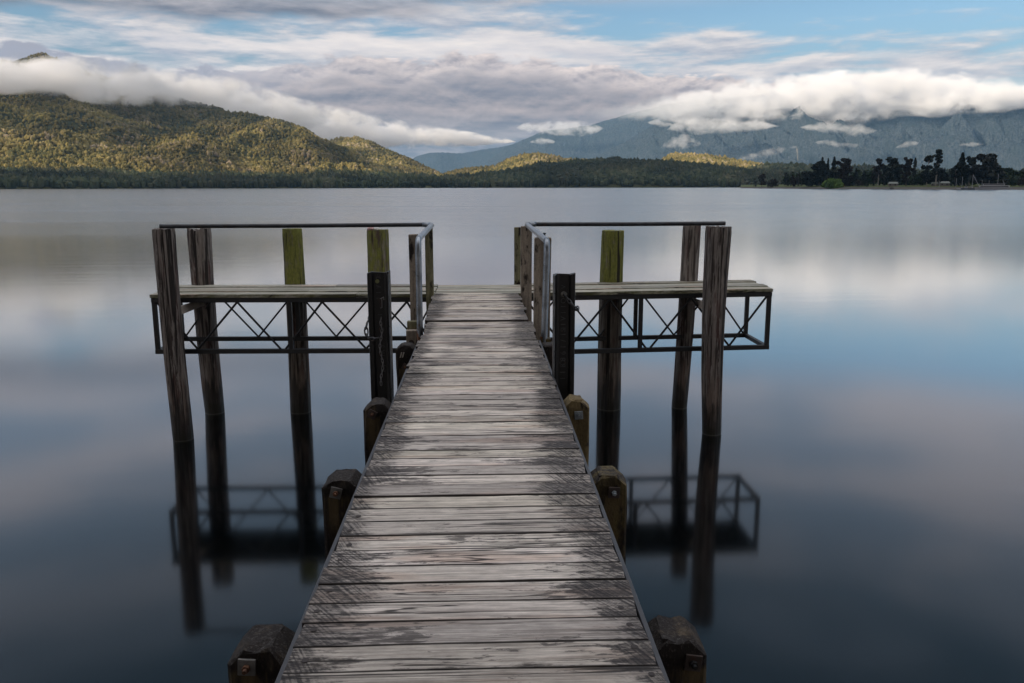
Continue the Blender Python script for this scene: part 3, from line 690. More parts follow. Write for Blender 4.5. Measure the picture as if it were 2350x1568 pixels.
class Hill:
    """terrain strip: crest outline given in the picture at range r1, foot at range r0; a real heightfield"""
    def __init__(s, prof, r0, r1, p=1.2, seed=0, amp=30, gl=500, bench=0., spur=None, mid=.62):
        s.px = np.array([q[0] for q in prof], float); s.py = np.array([q[1] for q in prof], float)
        s.r0 = (lambda x: np.interp(x, [q[0] for q in r0], [q[1] for q in r0])) if isinstance(r0, list) else (lambda x: x * 0 + r0)
        s.r1 = (lambda x: np.interp(x, [q[0] for q in r1], [q[1] for q in r1])) if isinstance(r1, list) else (lambda x: x * 0 + r1)
        s.mid = mid; s.p, s.seed, s.amp, s.gl, s.bench, s.spur = p, seed, amp, gl, bench, spur
        xs = np.linspace(s.px[0], s.px[-1], 400); ae = [azel(x, y) for x, y in zip(xs, np.interp(xs, s.px, s.py))]
        s.gx = xs; s.az = np.array([a for a, e in ae]); s.el = np.array([e for a, e in ae])
    def xyz(s, x, t):
        az = np.radians(np.interp(x, s.gx, s.az)); el = np.radians(np.interp(x, s.gx, s.el))
        r0, r1 = s.r0(x), s.r1(x); r = r0 + t * (r1 - r0); hc = HC + r1 * np.tan(el)
        X, Y = CAM.x + r * np.sin(az), r * np.cos(az)
        tc = np.clip(t, 0, 1); sh = s.bench * np.minimum(tc * 6, 1) * 1.0 + (1 - s.bench) * tc ** s.p
        sh = np.where(t > 1, 1 - ((t - 1) / .35) ** 2 * .6, sh)
        n = ridged(X / s.gl + s.seed, Y / (s.gl * 1.3), 5, s.seed) - s.mid
        z = hc * sh + s.amp * n * np.minimum(tc * 2.5, 1) * (1 - .75 * np.clip((tc - .8) / .2, 0, 1)) * np.minimum(1, hc / 150 + .15)
        if s.spur is not None: z = z + s.spur(X, Y, tc, x)
        z = np.where(t < .01, -2, np.maximum(z, .4)); return X, Y, z
    def mesh(s, name, nx, nt, mt, t1=1.3, rough=0., attr=None):
        x = np.linspace(s.px[0], s.px[-1], nx); t = np.linspace(0, t1, nt); XX, TT = np.meshgrid(x, t)
        X, Y, Z = s.xyz(XX.ravel(), TT.ravel())
        if rough: Z = Z + (rng.random(len(Z)) - .5) * 2 * rough * np.clip(TT.ravel() * 12, 0, 1); X = X + (rng.random(len(X)) - .5) * rough; Y = Y + (rng.random(len(X)) - .5) * rough
        i = np.arange((nt - 1) * (nx - 1)); r_, c_ = i // (nx - 1), i % (nx - 1)
        Fc = np.stack([r_ * nx + c_, r_ * nx + c_ + 1, (r_ + 1) * nx + c_ + 1, (r_ + 1) * nx + c_], 1)
        at = {'tint': attr(X, Y, Z)} if attr else None
        return tag(np_mesh(name, np.stack([X, Y, Z], 1), Fc, mt, True, None, (X.mean(), Y.mean(), 0), at), kind='structure')
ICO = np.array([(0, 0, -1), (.7236, -.5257, -.4472), (-.2764, -.8506, -.4472), (-.8944, 0, -.4472), (-.2764, .8506, -.4472), (.7236, .5257, -.4472), (.2764, -.8506, .4472), (-.7236, -.5257, .4472), (-.7236, .5257, .4472), (.2764, .8506, .4472), (.8944, 0, .4472), (0, 0, 1)])
ICF = np.array([(0, 1, 2), (1, 0, 5), (0, 2, 3), (0, 3, 4), (0, 4, 5), (1, 5, 10), (2, 1, 6), (3, 2, 7), (4, 3, 8), (5, 4, 9), (1, 10, 6), (2, 6, 7), (3, 7, 8), (4, 8, 9), (5, 9, 10), (6, 10, 11), (7, 6, 11), (8, 7, 11), (9, 8, 11), (10, 9, 11)])
def forest(hills, counts, mt, label, size=(5.5, 9.5), tall=1.25, tpow=1.):
    P = []
    for h, n in zip(hills, counts):
        x = rng.uniform(h.px[0], h.px[-1], int(n)); t = .012 + 1.02 * rng.random(int(n)) ** tpow
        X, Y, Z = h.xyz(x, t); P.append(np.stack([X, Y, Z], 1))
    P = np.concatenate(P); n = len(P); s = rng.uniform(*size, n)
    big = fbm(P[:, 0] / 90, P[:, 1] / 90, 3, 4); s *= .7 + .6 * big
    th = rng.uniform(0, 6.28, n); c, sn = np.cos(th), np.sin(th)
    J = ICO[None] * (1 + (rng.random((n, 12, 1)) - .5) * .7)
    V = np.empty((n, 12, 3)); V[..., 0] = (J[..., 0] * c[:, None] - J[..., 1] * sn[:, None]) * s[:, None]
    V[..., 1] = (J[..., 0] * sn[:, None] + J[..., 1] * c[:, None]) * s[:, None]; V[..., 2] = J[..., 2] * (s * tall * rng.uniform(.8, 1.4, n))[:, None]
    V += P[:, None, :]; V[..., 2] += (s * .8)[:, None]
    tint = np.clip(rng.random(n) * .75 + (big - .35) * .9, 0, 1)
    Fc = (ICF[None] + (np.arange(n) * 12)[:, None, None]).reshape(-1, 3)
    o = np_mesh('forest', V.reshape(-1, 3), Fc, mt, False, None, P.mean(0), {'tint': np.repeat(tint, 12)})
    return tag(o, label, 'forest', None, 'stuff')

# big hill on the left, its shoulder, and the low wooded shore in front
hl = Hill([(-420, 150), (-200, 140), (-60, 138), (30, 132), (62, 122), (95, 112), (130, 122), (170, 142), (240, 165), (380, 205), (470, 228), (560, 256), (650, 281), (700, 297), (742, 324), (800, 356), (900, 396), (1010, 424)], [(-420, 2350), (1010, 2600)], [(-420, 4300), (400, 4200), (1010, 3400)], 1.0, 3, 330, 700, .045, None, .80)
hl2 = Hill([(690, 372), (740, 330), (760, 325), (790, 320), (826, 321), (850, 329), (880, 343), (930, 362), (985, 390), (1030, 412)], 3300, [(690, 4500), (1030, 4100)], 1.0, 8, 30, 400)
shoreL = Hill([(-420, 394), (0, 398), (200, 401), (420, 406), (650, 409), (760, 404), (880, 406), (1000, 413), (1060, 424)], [(-420, 2150), (1060, 2500)], [(-420, 2500), (1060, 2800)], .6, 12, 8, 200)
hl.mesh('hill', 420, 120, M['hill']); hl2.mesh('hill', 160, 40, M['hill']); shoreL.mesh('hill', 240, 24, M['hill'])
forest([hl], [44000], M['forest_sunlit'], 'sunlit golden green beech forest covering the big hill left of the lake', (3.0, 6.6))
forest([hl2], [6000], M['forest_sunlit'], 'forest on the small rounded hill right of the big hill', (3.8, 8))
forest([shoreL], [7500], M['forest_shaded'], 'dark shaded forest strip along the left shore', (4.5, 8.5), 1.5)
# low hills across the middle
hc1 = Hill([(985, 424), (1015, 404), (1040, 396), (1090, 388), (1135, 386), (1160, 371), (1200, 359), (1235, 356), (1268, 362), (1300, 370), (1345, 372), (1380, 371), (1440, 384), (1500, 400)], 3300, 4200, .8, 21, 24, 300)
hc2 = Hill([(1490, 400), (1512, 374), (1540, 358), (1575, 357), (1605, 359), (1650, 366), (1700, 373), (1745, 381), (1800, 398)], 3300, 4000, .8, 24, 24, 300)
hc3 = Hill([(1000, 426), (1060, 414), (1130, 405), (1185, 396), (1235, 386), (1290, 379), (1350, 375), (1420, 375), (1500, 378), (1560, 381), (1620, 388), (1680, 396), (1760, 404), (1830, 414), (1900, 424)], [(1000, 2650), (1900, 2450)], 3000, .62, 27, 12, 260)
hc4 = Hill([(1680, 410), (1720, 392), (1760, 386), (1810, 383), (1850, 388), (1920, 397), (2000, 388), (2060, 396), (2200, 406), (2420, 402)], 2900, 3400, .7, 31, 12, 260)
for h in (hc1, hc2, hc3, hc4): h.mesh('hill', 180, 36, M['hill'])
forest([hc1, hc2], [6500, 4600], M['forest_sunlit'], 'sunlit forest on the two low hills in the middle distance', (3.8, 8))
forest([hc3], [7000], M['forest_shaded'], 'dark forest on the long low hill across the middle shore', (5.5, 9.5), 1.4)
forest([hc4], [3500], M['forest_shaded'], 'dim forest on the low rise behind the tree point', (5.5, 9.5), 1.4)
# mountains
def spurs(X, Y, t, x):
    # irregular spurs running down and across from the crest, gullies between them
    q = fbm(X / 2400, Y / 2400, 3, 40) - .5
    a = ridged((X + .55 * Y) / 1700 + q, (Y - .5 * X) / 4200 + q, 5, 43, .5); b_ = ridged(X / 620 + 2 * q, Y / 900, 4, 49, .55)
    w = np.sin(np.clip(t, 0, 1) * np.pi) ** .7
    return ((a - .87) * 1500 + (b_ - .66) * 430) * w * (1 - np.clip((t - .72) / .25, 0, 1) ** 1.3)
mt1 = Hill([(1340, 376), (1380, 356), (1440, 326), (1500, 289), (1580, 259), (1700, 232), (1850, 218), (2000, 222), (2100, 228), (2250, 222), (2400, 220), (2700, 222)], [(1340, 9400), (1900, 8300), (2700, 7600)], [(1340, 11600), (1900, 11400), (2700, 11000)], .95, 41, 260, 1400, 0, spurs)
mt2 = Hill([(1120, 372), (1160, 340), (1190, 328), (1250, 301), (1300, 296), (1350, 290), (1400, 275), (1440, 262), (1540, 235), (1700, 220), (1900, 220)], 11800, 13800, 1., 47, 260, 1500, 0, None)
mt3 = Hill([(880, 400), (930, 374), (958, 358), (985, 351), (1020, 352), (1060, 352), (1100, 345), (1150, 338), (1200, 328), (1300, 320), (1400, 310)], 14200, 15600, 1., 53, 180, 1500)
slip = lambda X, Y, Z: np.clip(ridged(X / 420, Y / 1300, 3, 61) - .03, 0, 1)
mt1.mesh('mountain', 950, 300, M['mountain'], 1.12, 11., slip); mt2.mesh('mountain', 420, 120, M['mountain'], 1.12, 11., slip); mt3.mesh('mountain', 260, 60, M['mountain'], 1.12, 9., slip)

# ------------------------------------------------------------------ wooded point on the right
def shore_r(x): return np.interp(x, [1690, 1725, 1800, 1900, 2100, 2350, 2700], [1500, 1440, 1280, 1130, 990, 890, 800])
nx, nt = 160, 40; xs = np.linspace(1700, 2760, nx); az = np.radians([azel(x, 430)[0] for x in xs])
def ground_h(d): return np.interp(d, [-6, 0, 6, 20, 45, 90, 400, 700], [-1.2, 0.0, .7, 1.6, 3.0, 4.0, 6.5, 5.0])
ds = np.concatenate([np.linspace(-8, 60, 24), np.linspace(70, 700, 16)])
AZ, DD = np.meshgrid(az, ds); XX, _ = np.meshgrid(xs, ds); RR = shore_r(XX) + 5 * (fbm(XX / 14, XX * 0, 4, 3) - .5) * 2 + DD
V = np.stack([CAM.x + RR * np.sin(AZ), RR * np.cos(AZ), ground_h(DD) + .5 * (fbm(XX / 3, DD / 6, 3, 9) - .5) * np.clip(DD / 10, 0, 1)], -1).reshape(-1, 3)
i = np.arange((nt - 1) * (nx - 1)); r_, c_ = i // (nx - 1), i % (nx - 1)
tag(np_mesh('ground', V, np.stack([r_ * nx + c_, r_ * nx + c_ + 1, (r_ + 1) * nx + c_ + 1, (r_ + 1) * nx + c_], 1), M['shore'], True, None, (V[:, 0].mean(), V[:, 1].mean(), 0)), kind='structure')
def spot(x, d):
    r = float(shore_r(x)) + d; a = rad(azel(x, 430)[0]); return Vector((CAM.x + r * math.sin(a), r * math.cos(a), float(ground_h(d)))), r
def leaves(pts, size, tint, flat_=.0):
    n = len(pts); a = rng.normal(size=(n, 3)); a[:, 2] *= 1 - flat_; a /= np.linalg.norm(a, axis=1)[:, None] + 1e-9
    b_ = rng.normal(size=(n, 3)); b_[:, 2] *= 1 - flat_; b_ -= a * (a * b_).sum(1)[:, None]; b_ /= np.linalg.norm(b_, axis=1)[:, None] + 1e-9
    s = (size * rng.uniform(.6, 1.4, n))[:, None]
    V = np.stack([pts - a * s - b_ * s * .35, pts + a * s * .2 - b_ * s, pts + a * s + b_ * s * .3, pts - a * s * .25 + b_ * s], 1).reshape(-1, 3)
    return V, np.arange(n * 4).reshape(n, 4), np.repeat(tint, 4)
def tree(name, label, cat, x, ytop, d, wpx, kind, leaf, group='trees on the point', bark='bark', n=900):
    B, r = spot(x, d); px = r / F; H = (at_r(x, ytop, r).z - B.z); W = wpx * px / 2
    root = tag(empty(name, B), label, cat, group)
    b = MB(); P = []; T = []
    tr = max(.25, H * .016) * (1.2 if kind == 'round' else 1)
    lean = Vector((random.uniform(-.02, .02) * H, 0, 0))
    b.tube([B - Vector((0, 0, .5)), B + Vector((0, 0, H * .3)) + lean * .3, B + Vector((0, 0, H * .62)) + lean, B + Vector((0, 0, H * .93)) + lean], [tr * 1.25, tr, tr * .6, tr * .15], 7)
    def limb(z0, c):
        a = B + Vector((0, 0, z0)) + lean * (z0 / H); c = Vector(c); b.tube([a, (a + c) / 2 + Vector((0, 0, .06 * H * random.random())), c], [tr * .5, tr * .35, tr * .12], 5)
    if kind == 'cone':
        m_ = n; t = rng.random(m_) ** .8; ang = rng.uniform(0, 6.28, m_); lay = .78 + .22 * np.sin(t * H / 1.6 * 2.2)
        rr = W * (1 - t) ** .8 * lay * np.sqrt(rng.uniform(.25, 1, m_)) * (1 + .35 * (vnoise(ang * 2, t * 9, x) - .4))
        P.append(np.stack([rr * np.cos(ang), rr * np.sin(ang), H * (.06 + .93 * t) - rr * .25], 1)); T.append(np.clip(rng.random(m_) * .6 + .3 * t, 0, 1))
        for k in range(8): a = random.uniform(0, 6.28); limb(H * (.15 + .08 * k), B + Vector((W * .7 * (1 - k / 9) * math.cos(a), W * .7 * (1 - k / 9) * math.sin(a), H * (.17 + .08 * k))))
    elif kind == 'column':
        m_ = n; t = rng.random(m_); ang = rng.uniform(0, 6.28, m_); rr = W * np.sin(np.clip(t * .93 + .07, 0, 1) * np.pi) ** .5 * np.sqrt(rng.random(m_)) * (.7 + .6 * vnoise(ang * 2, t * 8, x))
        P.append(np.stack([rr * np.cos(ang), rr * np.sin(ang), H * (.03 + .97 * t)], 1)); T.append(rng.random(m_) * .8)
        limb(H * .4, B + Vector((W * .3, 0, H * .6))); limb(H * .5, B + Vector((-W * .3, 0, H * .7)))
    else:
        if kind == 'round': cl = [(rng.uniform(0, 6.28), rng.random() ** .6, rng.uniform(.16, .92)) for _ in range(26)]; fl = .72; cs = .34
        elif kind == 'bush': cl = [(rng.uniform(0, 6.28), rng.random() ** .6, rng.uniform(.12, .74)) for _ in range(18)]; fl = .75; cs = .38
        elif kind == 'ragged': cl = [(rng.uniform(0, 6.28), rng.random() ** .5, rng.uniform(.12, .97)) for _ in range(30)]; fl = .8; cs = .29
        else: cl = [(a, .25 + .75 * rng.random(), z) for a, z in zip(rng.uniform(0, 6.28, 15), np.linspace(.34, .97, 15))]; fl = .34; cs = .32
        per = max(12, n // len(cl))
        for a, q, z in cl:
            env = {'round': math.sin(math.pi * min(1, .18 + .80 * z)) ** .5, 'bush': math.sqrt(max(.05, 1 - (z / .95) ** 2)), 'ragged': (.55 + .5 * math.sin(z * 3.0)) * random.uniform(.6, 1.15), 'layer': random.uniform(.35, 1.0) * (1.15 - .55 * z)}[kind]
            c = np.array([W * env * q * math.cos(a) * .8, W * env * q * math.sin(a) * .8, H * z]); R_ = cs * W * random.uniform(.7, 1.25)
            v = rng.normal(size=(per, 3)); v /= np.linalg.norm(v, axis=1)[:, None]; v *= (rng.uniform(.35, 1, per) ** .5)[:, None]
            q_ = c + v * np.array([R_, R_, R_ * fl]); q_[:, 2] = np.clip(q_[:, 2], .02 * H, H * .995); P.append(q_)
            tb = random.random() * .5; T.append(np.clip(tb + rng.random(per) * .3 + .2 * v[:, 2], 0, 1))
            if random.random() < .55 and kind != 'bush': limb(H * max(.12, z - .18), B + Vector(c))
    b.build('trunk', M[bark], root, B)
    V, Fc, t_ = leaves(np.concatenate(P), {'bush': .055, 'round': .06}.get(kind, .052) * (W + H * .35) * (1.1 if kind != 'cone' else .9), np.concatenate(T), .0)
    np_mesh('crown', V + np.array(B), Fc, M[leaf], False, root, B, {'tint': t_})
    return root
TX = lambda z: (1780 + z / 3.264) * .94
TY = lambda z: (340 + z / 3.264) * .94
def tr(zx0, zx1, ztop, d, kind, leaf, label, name='broad_tree', cat='tree', n=900, bark='bark', group='trees on the point', wide=1.):
    return tree(name, label, cat, TX((zx0 + zx1) / 2), TY(ztop), d, (zx1 - zx0) / 3.264 * .94 * wide, kind, leaf, group, bark, n)
tr(188, 222, 316, 24, 'ragged', 'leaf_dark', 'tiny dark tree at the far left tip of the wooded point', n=260)
tr(228, 292, 272, 30, 'round', 'leaf_brown', 'small dark tree with a visible trunk near the tip of the point', n=600)
tr(298, 392, 306, 28, 'bush', 'leaf_brown', 'wide low brownish tree second clump from the tip of the point', n=600)
tr(425, 482, 266, 36, 'ragged', 'leaf_dark', 'dark upright tree left of the big evergreen clump', n=700)
tr(476, 552, 288, 32, 'round', 'leaf_brown', 'brownish round tree under the thin poplar on the point', n=700)
tr(540, 562, 262, 60, 'column', 'leaf_brown', 'thin bare poplar left of the big evergreen clump', 'poplar_tree', n=260)
tr(565, 585, 258, 62, 'column', 'leaf_grey', 'thin grey poplar touching the left edge of the evergreen clump', 'poplar_tree', n=260)
tr(565, 690, 238, 42, 'round', 'leaf_dark', 'low dark tree forming the left slope of the big evergreen clump', n=1300)
tr(640, 790, 178, 60, 'round', 'leaf_dark', 'large dark evergreen in the middle of the big clump', n=1700)
tr(690, 770, 143, 95, 'cone', 'leaf_grey', 'tall greyish conifer with airy tip behind the big clump', 'conifer_tree', n=700)
tr(748, 802, 150, 85, 'cone', 'leaf_dark', 'narrow pointed conifer between two taller ones in the big clump', 'conifer_tree', n=600)
tr(780, 868, 140, 80, 'cone', 'leaf_dark', 'tallest black conifer with layered branches in the big clump', 'conifer_tree', n=1000)
tr(770, 900, 240, 50, 'round', 'leaf_dark', 'dark tree behind the bright green bush', n=1200)
tr(850, 982, 156, 46, 'ragged', 'leaf_brown', 'big brown cypress with upswept branch tips right of the clump', n=2200)
tr(752, 900, 311, 10, 'bush', 'leaf_bright', 'bright green willow bush at the water edge', 'willow_bush', 'bush', n=2400, group='bushes on the point')
tr(976, 1034, 232, 62, 'cone', 'leaf_dark', 'taller of the two dark cone shaped cypresses', 'cypress_tree', n=1100, wide=1.25)
tr(1036, 1100, 249, 66, 'cone', 'leaf_dark', 'shorter of the two dark cone shaped cypresses', 'cypress_tree', n=1100, wide=1.3)
tr(915, 975, 328, 48, 'bush', 'leaf_brown', 'dull low bush left of the two cone cypresses', 'round_bush', 'bush', n=420, group='bushes on the point')
tr(998, 1068, 318, 36, 'bush', 'leaf_brown', 'brown round bush in front of the two cone cypresses', 'round_bush', 'bush', n=480, group='bushes on the point')
tr(1078, 1112, 338, 40, 'bush', 'leaf_mid', 'small green bush right of the cone cypresses', 'round_bush', 'bush', n=300, group='bushes on the point')
tr(1095, 1165, 244, 110, 'round', 'leaf_mid', 'green leafy tree behind the cone cypresses', n=700)
tr(1130, 1240, 158, 70, 'layer', 'leaf_brown', 'gaunt half bare tree with a forked pale trunk', n=520, bark='barkpale')
tr(1128, 1190, 222, 84, 'ragged', 'leaf_brown', 'brown thin tree left of the gaunt half bare one', n=500)
tr(1225, 1372, 146, 66, 'ragged', 'leaf_dark', 'tall dark gum tree with sky gaps left of the brown one', n=1800)
tr(1200, 1260, 236, 90, 'round', 'leaf_dark', 'dark tree below the left side of the tall gum', n=700)
tr(1362, 1454, 146, 52, 'ragged', 'leaf_brown', 'tall brown gum tree with dense crown near the shore', n=1700)
tr(1452, 1480, 152, 95, 'column', 'leaf_dark', 'tall thin poplar right of the brown gum', 'poplar_tree', n=520)
tr(1465, 1535, 262, 90, 'round', 'leaf_mid', 'lower green tree between poplar and the leaning tree', n=700)
tr(1526, 1616, 134, 62, 'ragged', 'leaf_dark', 'dark tree with a bare flank leaning left of the tallest tree', n=1100, bark='barkpale')
tr(1596, 1694, 84, 58, 'layer', 'leaf_dark', 'tallest tree with layered upswept branches and gaps of mountain', 'pine_tree', n=1000, bark='barkpale')
tr(1605, 1730, 232, 75, 'round', 'leaf_dark', 'lower dark tree under the tallest layered tree', n=900)
tr(1728, 1760, 236, 130, 'cone', 'leaf_dark', 'small pointed conifer between the two tall groups', 'conifer_tree', n=400)
tr(1690, 1722, 226, 100, 'cone', 'leaf_dark', 'small dark conifer right of the tallest layered tree', 'conifer_tree', n=400)
tr(1790, 1885, 108, 60, 'cone', 'leaf_dark', 'tall dense conical redwood in the right hand group', 'redwood_tree', n=2000, wide=1.35)
tr(1755, 1835, 200, 52, 'round', 'leaf_dark', 'lower dark tree left of the conical redwood', n=900)
tr(1862, 1955, 132, 58, 'round', 'leaf_dark', 'domed dark tree between redwood and the broad grey tree', n=1500)
tr(1940, 2124, 120, 56, 'round', 'leaf_grey', 'broad grey domed gum tree, widest crown on the point', n=2800, wide=1.1)
for k, (a, c, t_, d_, lf, lab) in enumerate([(2100, 2190, 214, 120, 'leaf_mid', 'green tree just right of the broad grey dome'), (2165, 2260, 232, 130, 'leaf_mid', 'second green tree right of the broad grey dome'), (2230, 2330, 258, 120, 'leaf_mid', 'green tree behind the tour boat bow'), (2300, 2420, 240, 140, 'leaf_dark', 'dark green tree at the right picture edge'), (2390, 2520, 225, 130, 'leaf_mid', 'green tree beyond the right picture edge')]):
    tr(a, c, t_, d_, 'round', lf, lab, n=900)
for a, c, t_, d_, lf, lab in [(2140, 2230, 290, 60, 'leaf_grey', 'grey green shrub behind the tour boat'), (2225, 2300, 290, 45, 'leaf_mid', 'olive shrub near the right edge of the shore'), (2290, 2370, 296, 40, 'leaf_brown', 'reddish brown shrub at the right edge of the shore'), (2010, 2080, 312, 60, 'leaf_brown', 'brown hedge bush behind the tour boat stern')]:
    tr(a, c, t_, d_, 'bush', lf, lab, 'round_bush', 'bush', n=420, group='bushes on the point')
# the mass of lower trees that closes the view behind the point
P = []; s_ = []
for x in np.linspace(1800, 2740, 190):
    B, r = spot(float(x), 120 + random.uniform(-45, 70)); h = random.uniform(10, 19) * (.75 + .5 * float(vnoise(np.array(x / 40), np.array(0.), 5))) * (r / 1150); n = 70
    v = rng.normal(size=(n, 3)); v /= np.linalg.norm(v, axis=1)[:, None]; P.append(np.array(B) + np.array([0, 0, h * .5]) + v * np.array([5, 5, h * .5]) * rng.uniform(.5, 1, (n, 1)))
P = np.concatenate(P); V, Fc, t_ = leaves(P, 1.5, rng.random(len(P)))
tag(np_mesh('woodland', V, Fc, M['leaf_mid'], False, None, V.mean(0), {'tint': t_}), 'continuous low woodland closing the view behind the trees on the point', 'woodland', None, 'stuff')

# ------------------------------------------------------------------ the shore behind the viewer, where the jetty starts
b = MB(); n = 24
vs = [(-60 + 120 * i / n, y_ + 1.5 * math.sin(i * 1.7), z_) for y_, z_ in ((-3.2, -.4), (-5, .9), (-9, 2.0), (-40, 4.0)) for i in range(n + 1)]
b.add(vs, [(j * (n + 1) + i, j * (n + 1) + i + 1, (j + 1) * (n + 1) + i + 1, (j + 1) * (n + 1) + i) for j in range(3) for i in range(n)]); tag(b.build('ground', M['shore'], None, (0, -20, 1)), kind='structure')
def shade_tree(x, y, H, Wd, zc, lab):  # unseen tree, added to keep sky light off the near deck
    root = tag(empty('added_tree', (x, y, 1.6)), lab, 'tree', 'shade trees added behind the viewer'); B = Vector((x, y, 1.6))
    b = MB(); b.tube([B - Vector((0, 0, .5)), B + Vector((0, 0, H * .5)), B + Vector((.3, 0, H * .95))], [.3, .2, .04], 9)
    cl = rng.normal(size=(60, 3)); cl /= np.linalg.norm(cl, axis=1)[:, None]; cl *= rng.uniform(.3, 1, (60, 1)) ** .5; cl = cl * np.array([Wd, Wd, H * (.98 - zc)]) + np.array([0, 0, H * zc])
    for c in cl[::5]: b.tube([B + Vector((0, 0, max(1.5, c[2] - H * .2))), B + Vector(c)], [.09, .02], 5)
    b.build('trunk', M['bark'], root, B)
    P = (cl[:, None, :] + rng.normal(size=(60, 60, 3)) * Wd * .16).reshape(-1, 3); V, Fc, t_ = leaves(P, .30, rng.random(len(P))); np_mesh('crown', V + np.array(B), Fc, M['leaf_mid'], False, root, B, {'tint': t_})
for q in SHADE_TREES: shade_tree(*q)

# ------------------------------------------------------------------ boats, huts and small things along the point
ZX = lambda z: (2150 + z / 6.714) * .94      # columns of the enlarged crop of the right end
def frame_at(x, d):
    B, r = spot(x, d); a = rad(azel(x, 430)[0]); R3 = Matrix.Rotation(-a, 3, 'Z'); return B, r, R3
def hullpoly(L, Wd, z0, z1, bow=1):
    st = [(-.5, .8), (-.3, 1), (.1, 1), (.3, .8), (.42, .45), (.5, .04)]; vs = []
    for s, w in st:
        for sg in (-1, 1):
            vs.append((bow * s * L * .95, sg * Wd / 2 * w * .8, z0)); vs.append((bow * s * L, sg * Wd / 2 * w, z1 + max(0, s) ** 2 * L * .03))
    fs = []
    for i in range(len(st) - 1):
        a = i * 4; c = a + 4; fs += [(a, a + 1, c + 1, c), (a + 2, c + 2, c + 3, a + 3), (a + 1, a + 3, c + 3, c + 1), (a, c, c + 2, a + 2)]
    fs += [(0, 2, 3, 1), (len(st) * 4 - 4, len(st) * 4 - 3, len(st) * 4 - 1, len(st) * 4 - 2)]; return vs, fs
def place(mb, vs, fs, B, R3, mi=0): mb.add([R3 @ Vector(v) + B for v in vs], fs, mi)
def tbox(mb, B, R3, c, d, mi=0): mb.box(R3 @ Vector(c) + B, d, R3, mi)
B, r, R3 = frame_at(ZX(1850), -6); B.z = 0; L = (ZX(2110) - ZX(1650)) * r / F
root = tag(empty('tour_boat', B), 'long white tour boat with two rows of dark windows moored at the right shore', 'boat')
b = MB(); v, f = hullpoly(L, 6.5, -.6, 1.7, -1); place(b, v, f, B, R3); b.build('hull', M['white'], root)
b = MB(); tbox(b, B, R3, (.02 * L, 0, 2.75), (L * .80, 5.4, 2.0)); b.build('cabin', M['white'], root, bevel=.15)
b = MB(); tbox(b, B, R3, (.02 * L, -2.74, 2.75), (L * .74, .08, .95)); b.build('window_band', M['darkglass'], root)
b = MB(); tbox(b, B, R3, (.0 * L, 0, 4.55), (L * .58, 4.6, 1.5)); b.build('upper_cabin', M['white'], root, bevel=.15)
b = MB(); tbox(b, B, R3, (.0 * L, -2.34, 4.6), (L * .52, .08, .7)); b.build('window_band', M['darkglass'], root)
b = MB(); tbox(b, B, R3, (.0, 0, 5.45), (L * .62, 5.0, .18)); b.build('roof', M['white'], root)
b = MB(); a0 = B + R3 @ Vector((.1 * L, 0, 5.4)); b.tube([a0, a0 + Vector((0, 0, 9))], .14, 6); a1 = B + R3 @ Vector((.26 * L, 0, 5.4)); b.tube([a1, a1 + Vector((-1.2, 0, 3.8))], .12, 6); b.tube([a1 + Vector((.8, 0, 0)), a1 + Vector((-.6, 0, 2.2))], .1, 6); b.build('mast', M['white'], root)
b = MB(); 
for k in range(16): q = B + R3 @ Vector((-.45 * L + k * L * .045, -2.9, 1.7)); b.tube([q, q + Vector((0, 0, .9))], .04, 4)
q0 = B + R3 @ Vector((-.45 * L, -2.9, 2.6)); q1 = B + R3 @ Vector((.225 * L, -2.9, 2.6)); b.tube([q0, q1], .045, 4); b.build('deck_railing', M['white'], root)
B, r, R3 = frame_at(ZX(1430), -5); B.z = 0; L = (ZX(1510) - ZX(1335)) * r / F
root = tag(empty('cabin_boat', B), 'small dark hulled boat with white wheelhouse left of the tour boat', 'boat')
b = MB(); v, f = hullpoly(L, 4, -.4, 1.3, -1); place(b, v, f, B, R3); b.build('hull', M['hullblue'], root)
b = MB(); tbox(b, B, R3, (-.12 * L, 0, 2.3), (L * .22, 2.6, 1.9)); tbox(b, B, R3, (.1 * L, 0, 3.1), (L * .6, 2.9, .25)); tbox(b, B, R3, (.32 * L, 0, 2.2), (.25, 2.5, 1.7)); b.build('wheelhouse', M['white'], root)
b = MB(); tbox(b, B, R3, (-.12 * L, -1.33, 2.5), (L * .17, .06, .7)); b.build('window', M['darkglass'], root)
b = MB(); q = B + R3 @ Vector((-.2 * L, 0, 3)); b.tube([q, q + Vector((0, 0, 3))], .1, 5); b.build('mast', M['white'], root)
B, r, R3 = frame_at(ZX(1290), -5); B.z = 0
root = tag(empty('pontoon', B), 'small white floating pontoon box left of the dark hulled boat', 'pontoon')
b = MB(); tbox(b, B, R3, (0, 0, .75), ((ZX(1326) - ZX(1256)) * r / F, 3.2, 1.5)); b.build('float', M['white'], root, bevel=.2)
b = MB(); tbox(b, B, R3, (0, 0, 1.58), ((ZX(1326) - ZX(1256)) * r / F * .94, 3.0, .12)); b.build('deck', M['wall'], root)
B, r, R3 = frame_at(ZX(1498), 14)
root = tag(empty('derrick', B), 'white lattice derrick with slanting boom behind the small boats', 'crane')
hgt = 13.5; b = MB(); b.tube([B, B + Vector((0, 0, hgt))], .17, 6); b.build('mast', M['white'], root)
b = MB(); b.tube([B + Vector((0, 0, hgt * .96)), B + R3 @ Vector(((ZX(1595) - ZX(1498)) * r / F, -8, .5))], .15, 6); b.build('boom', M['white'], root)
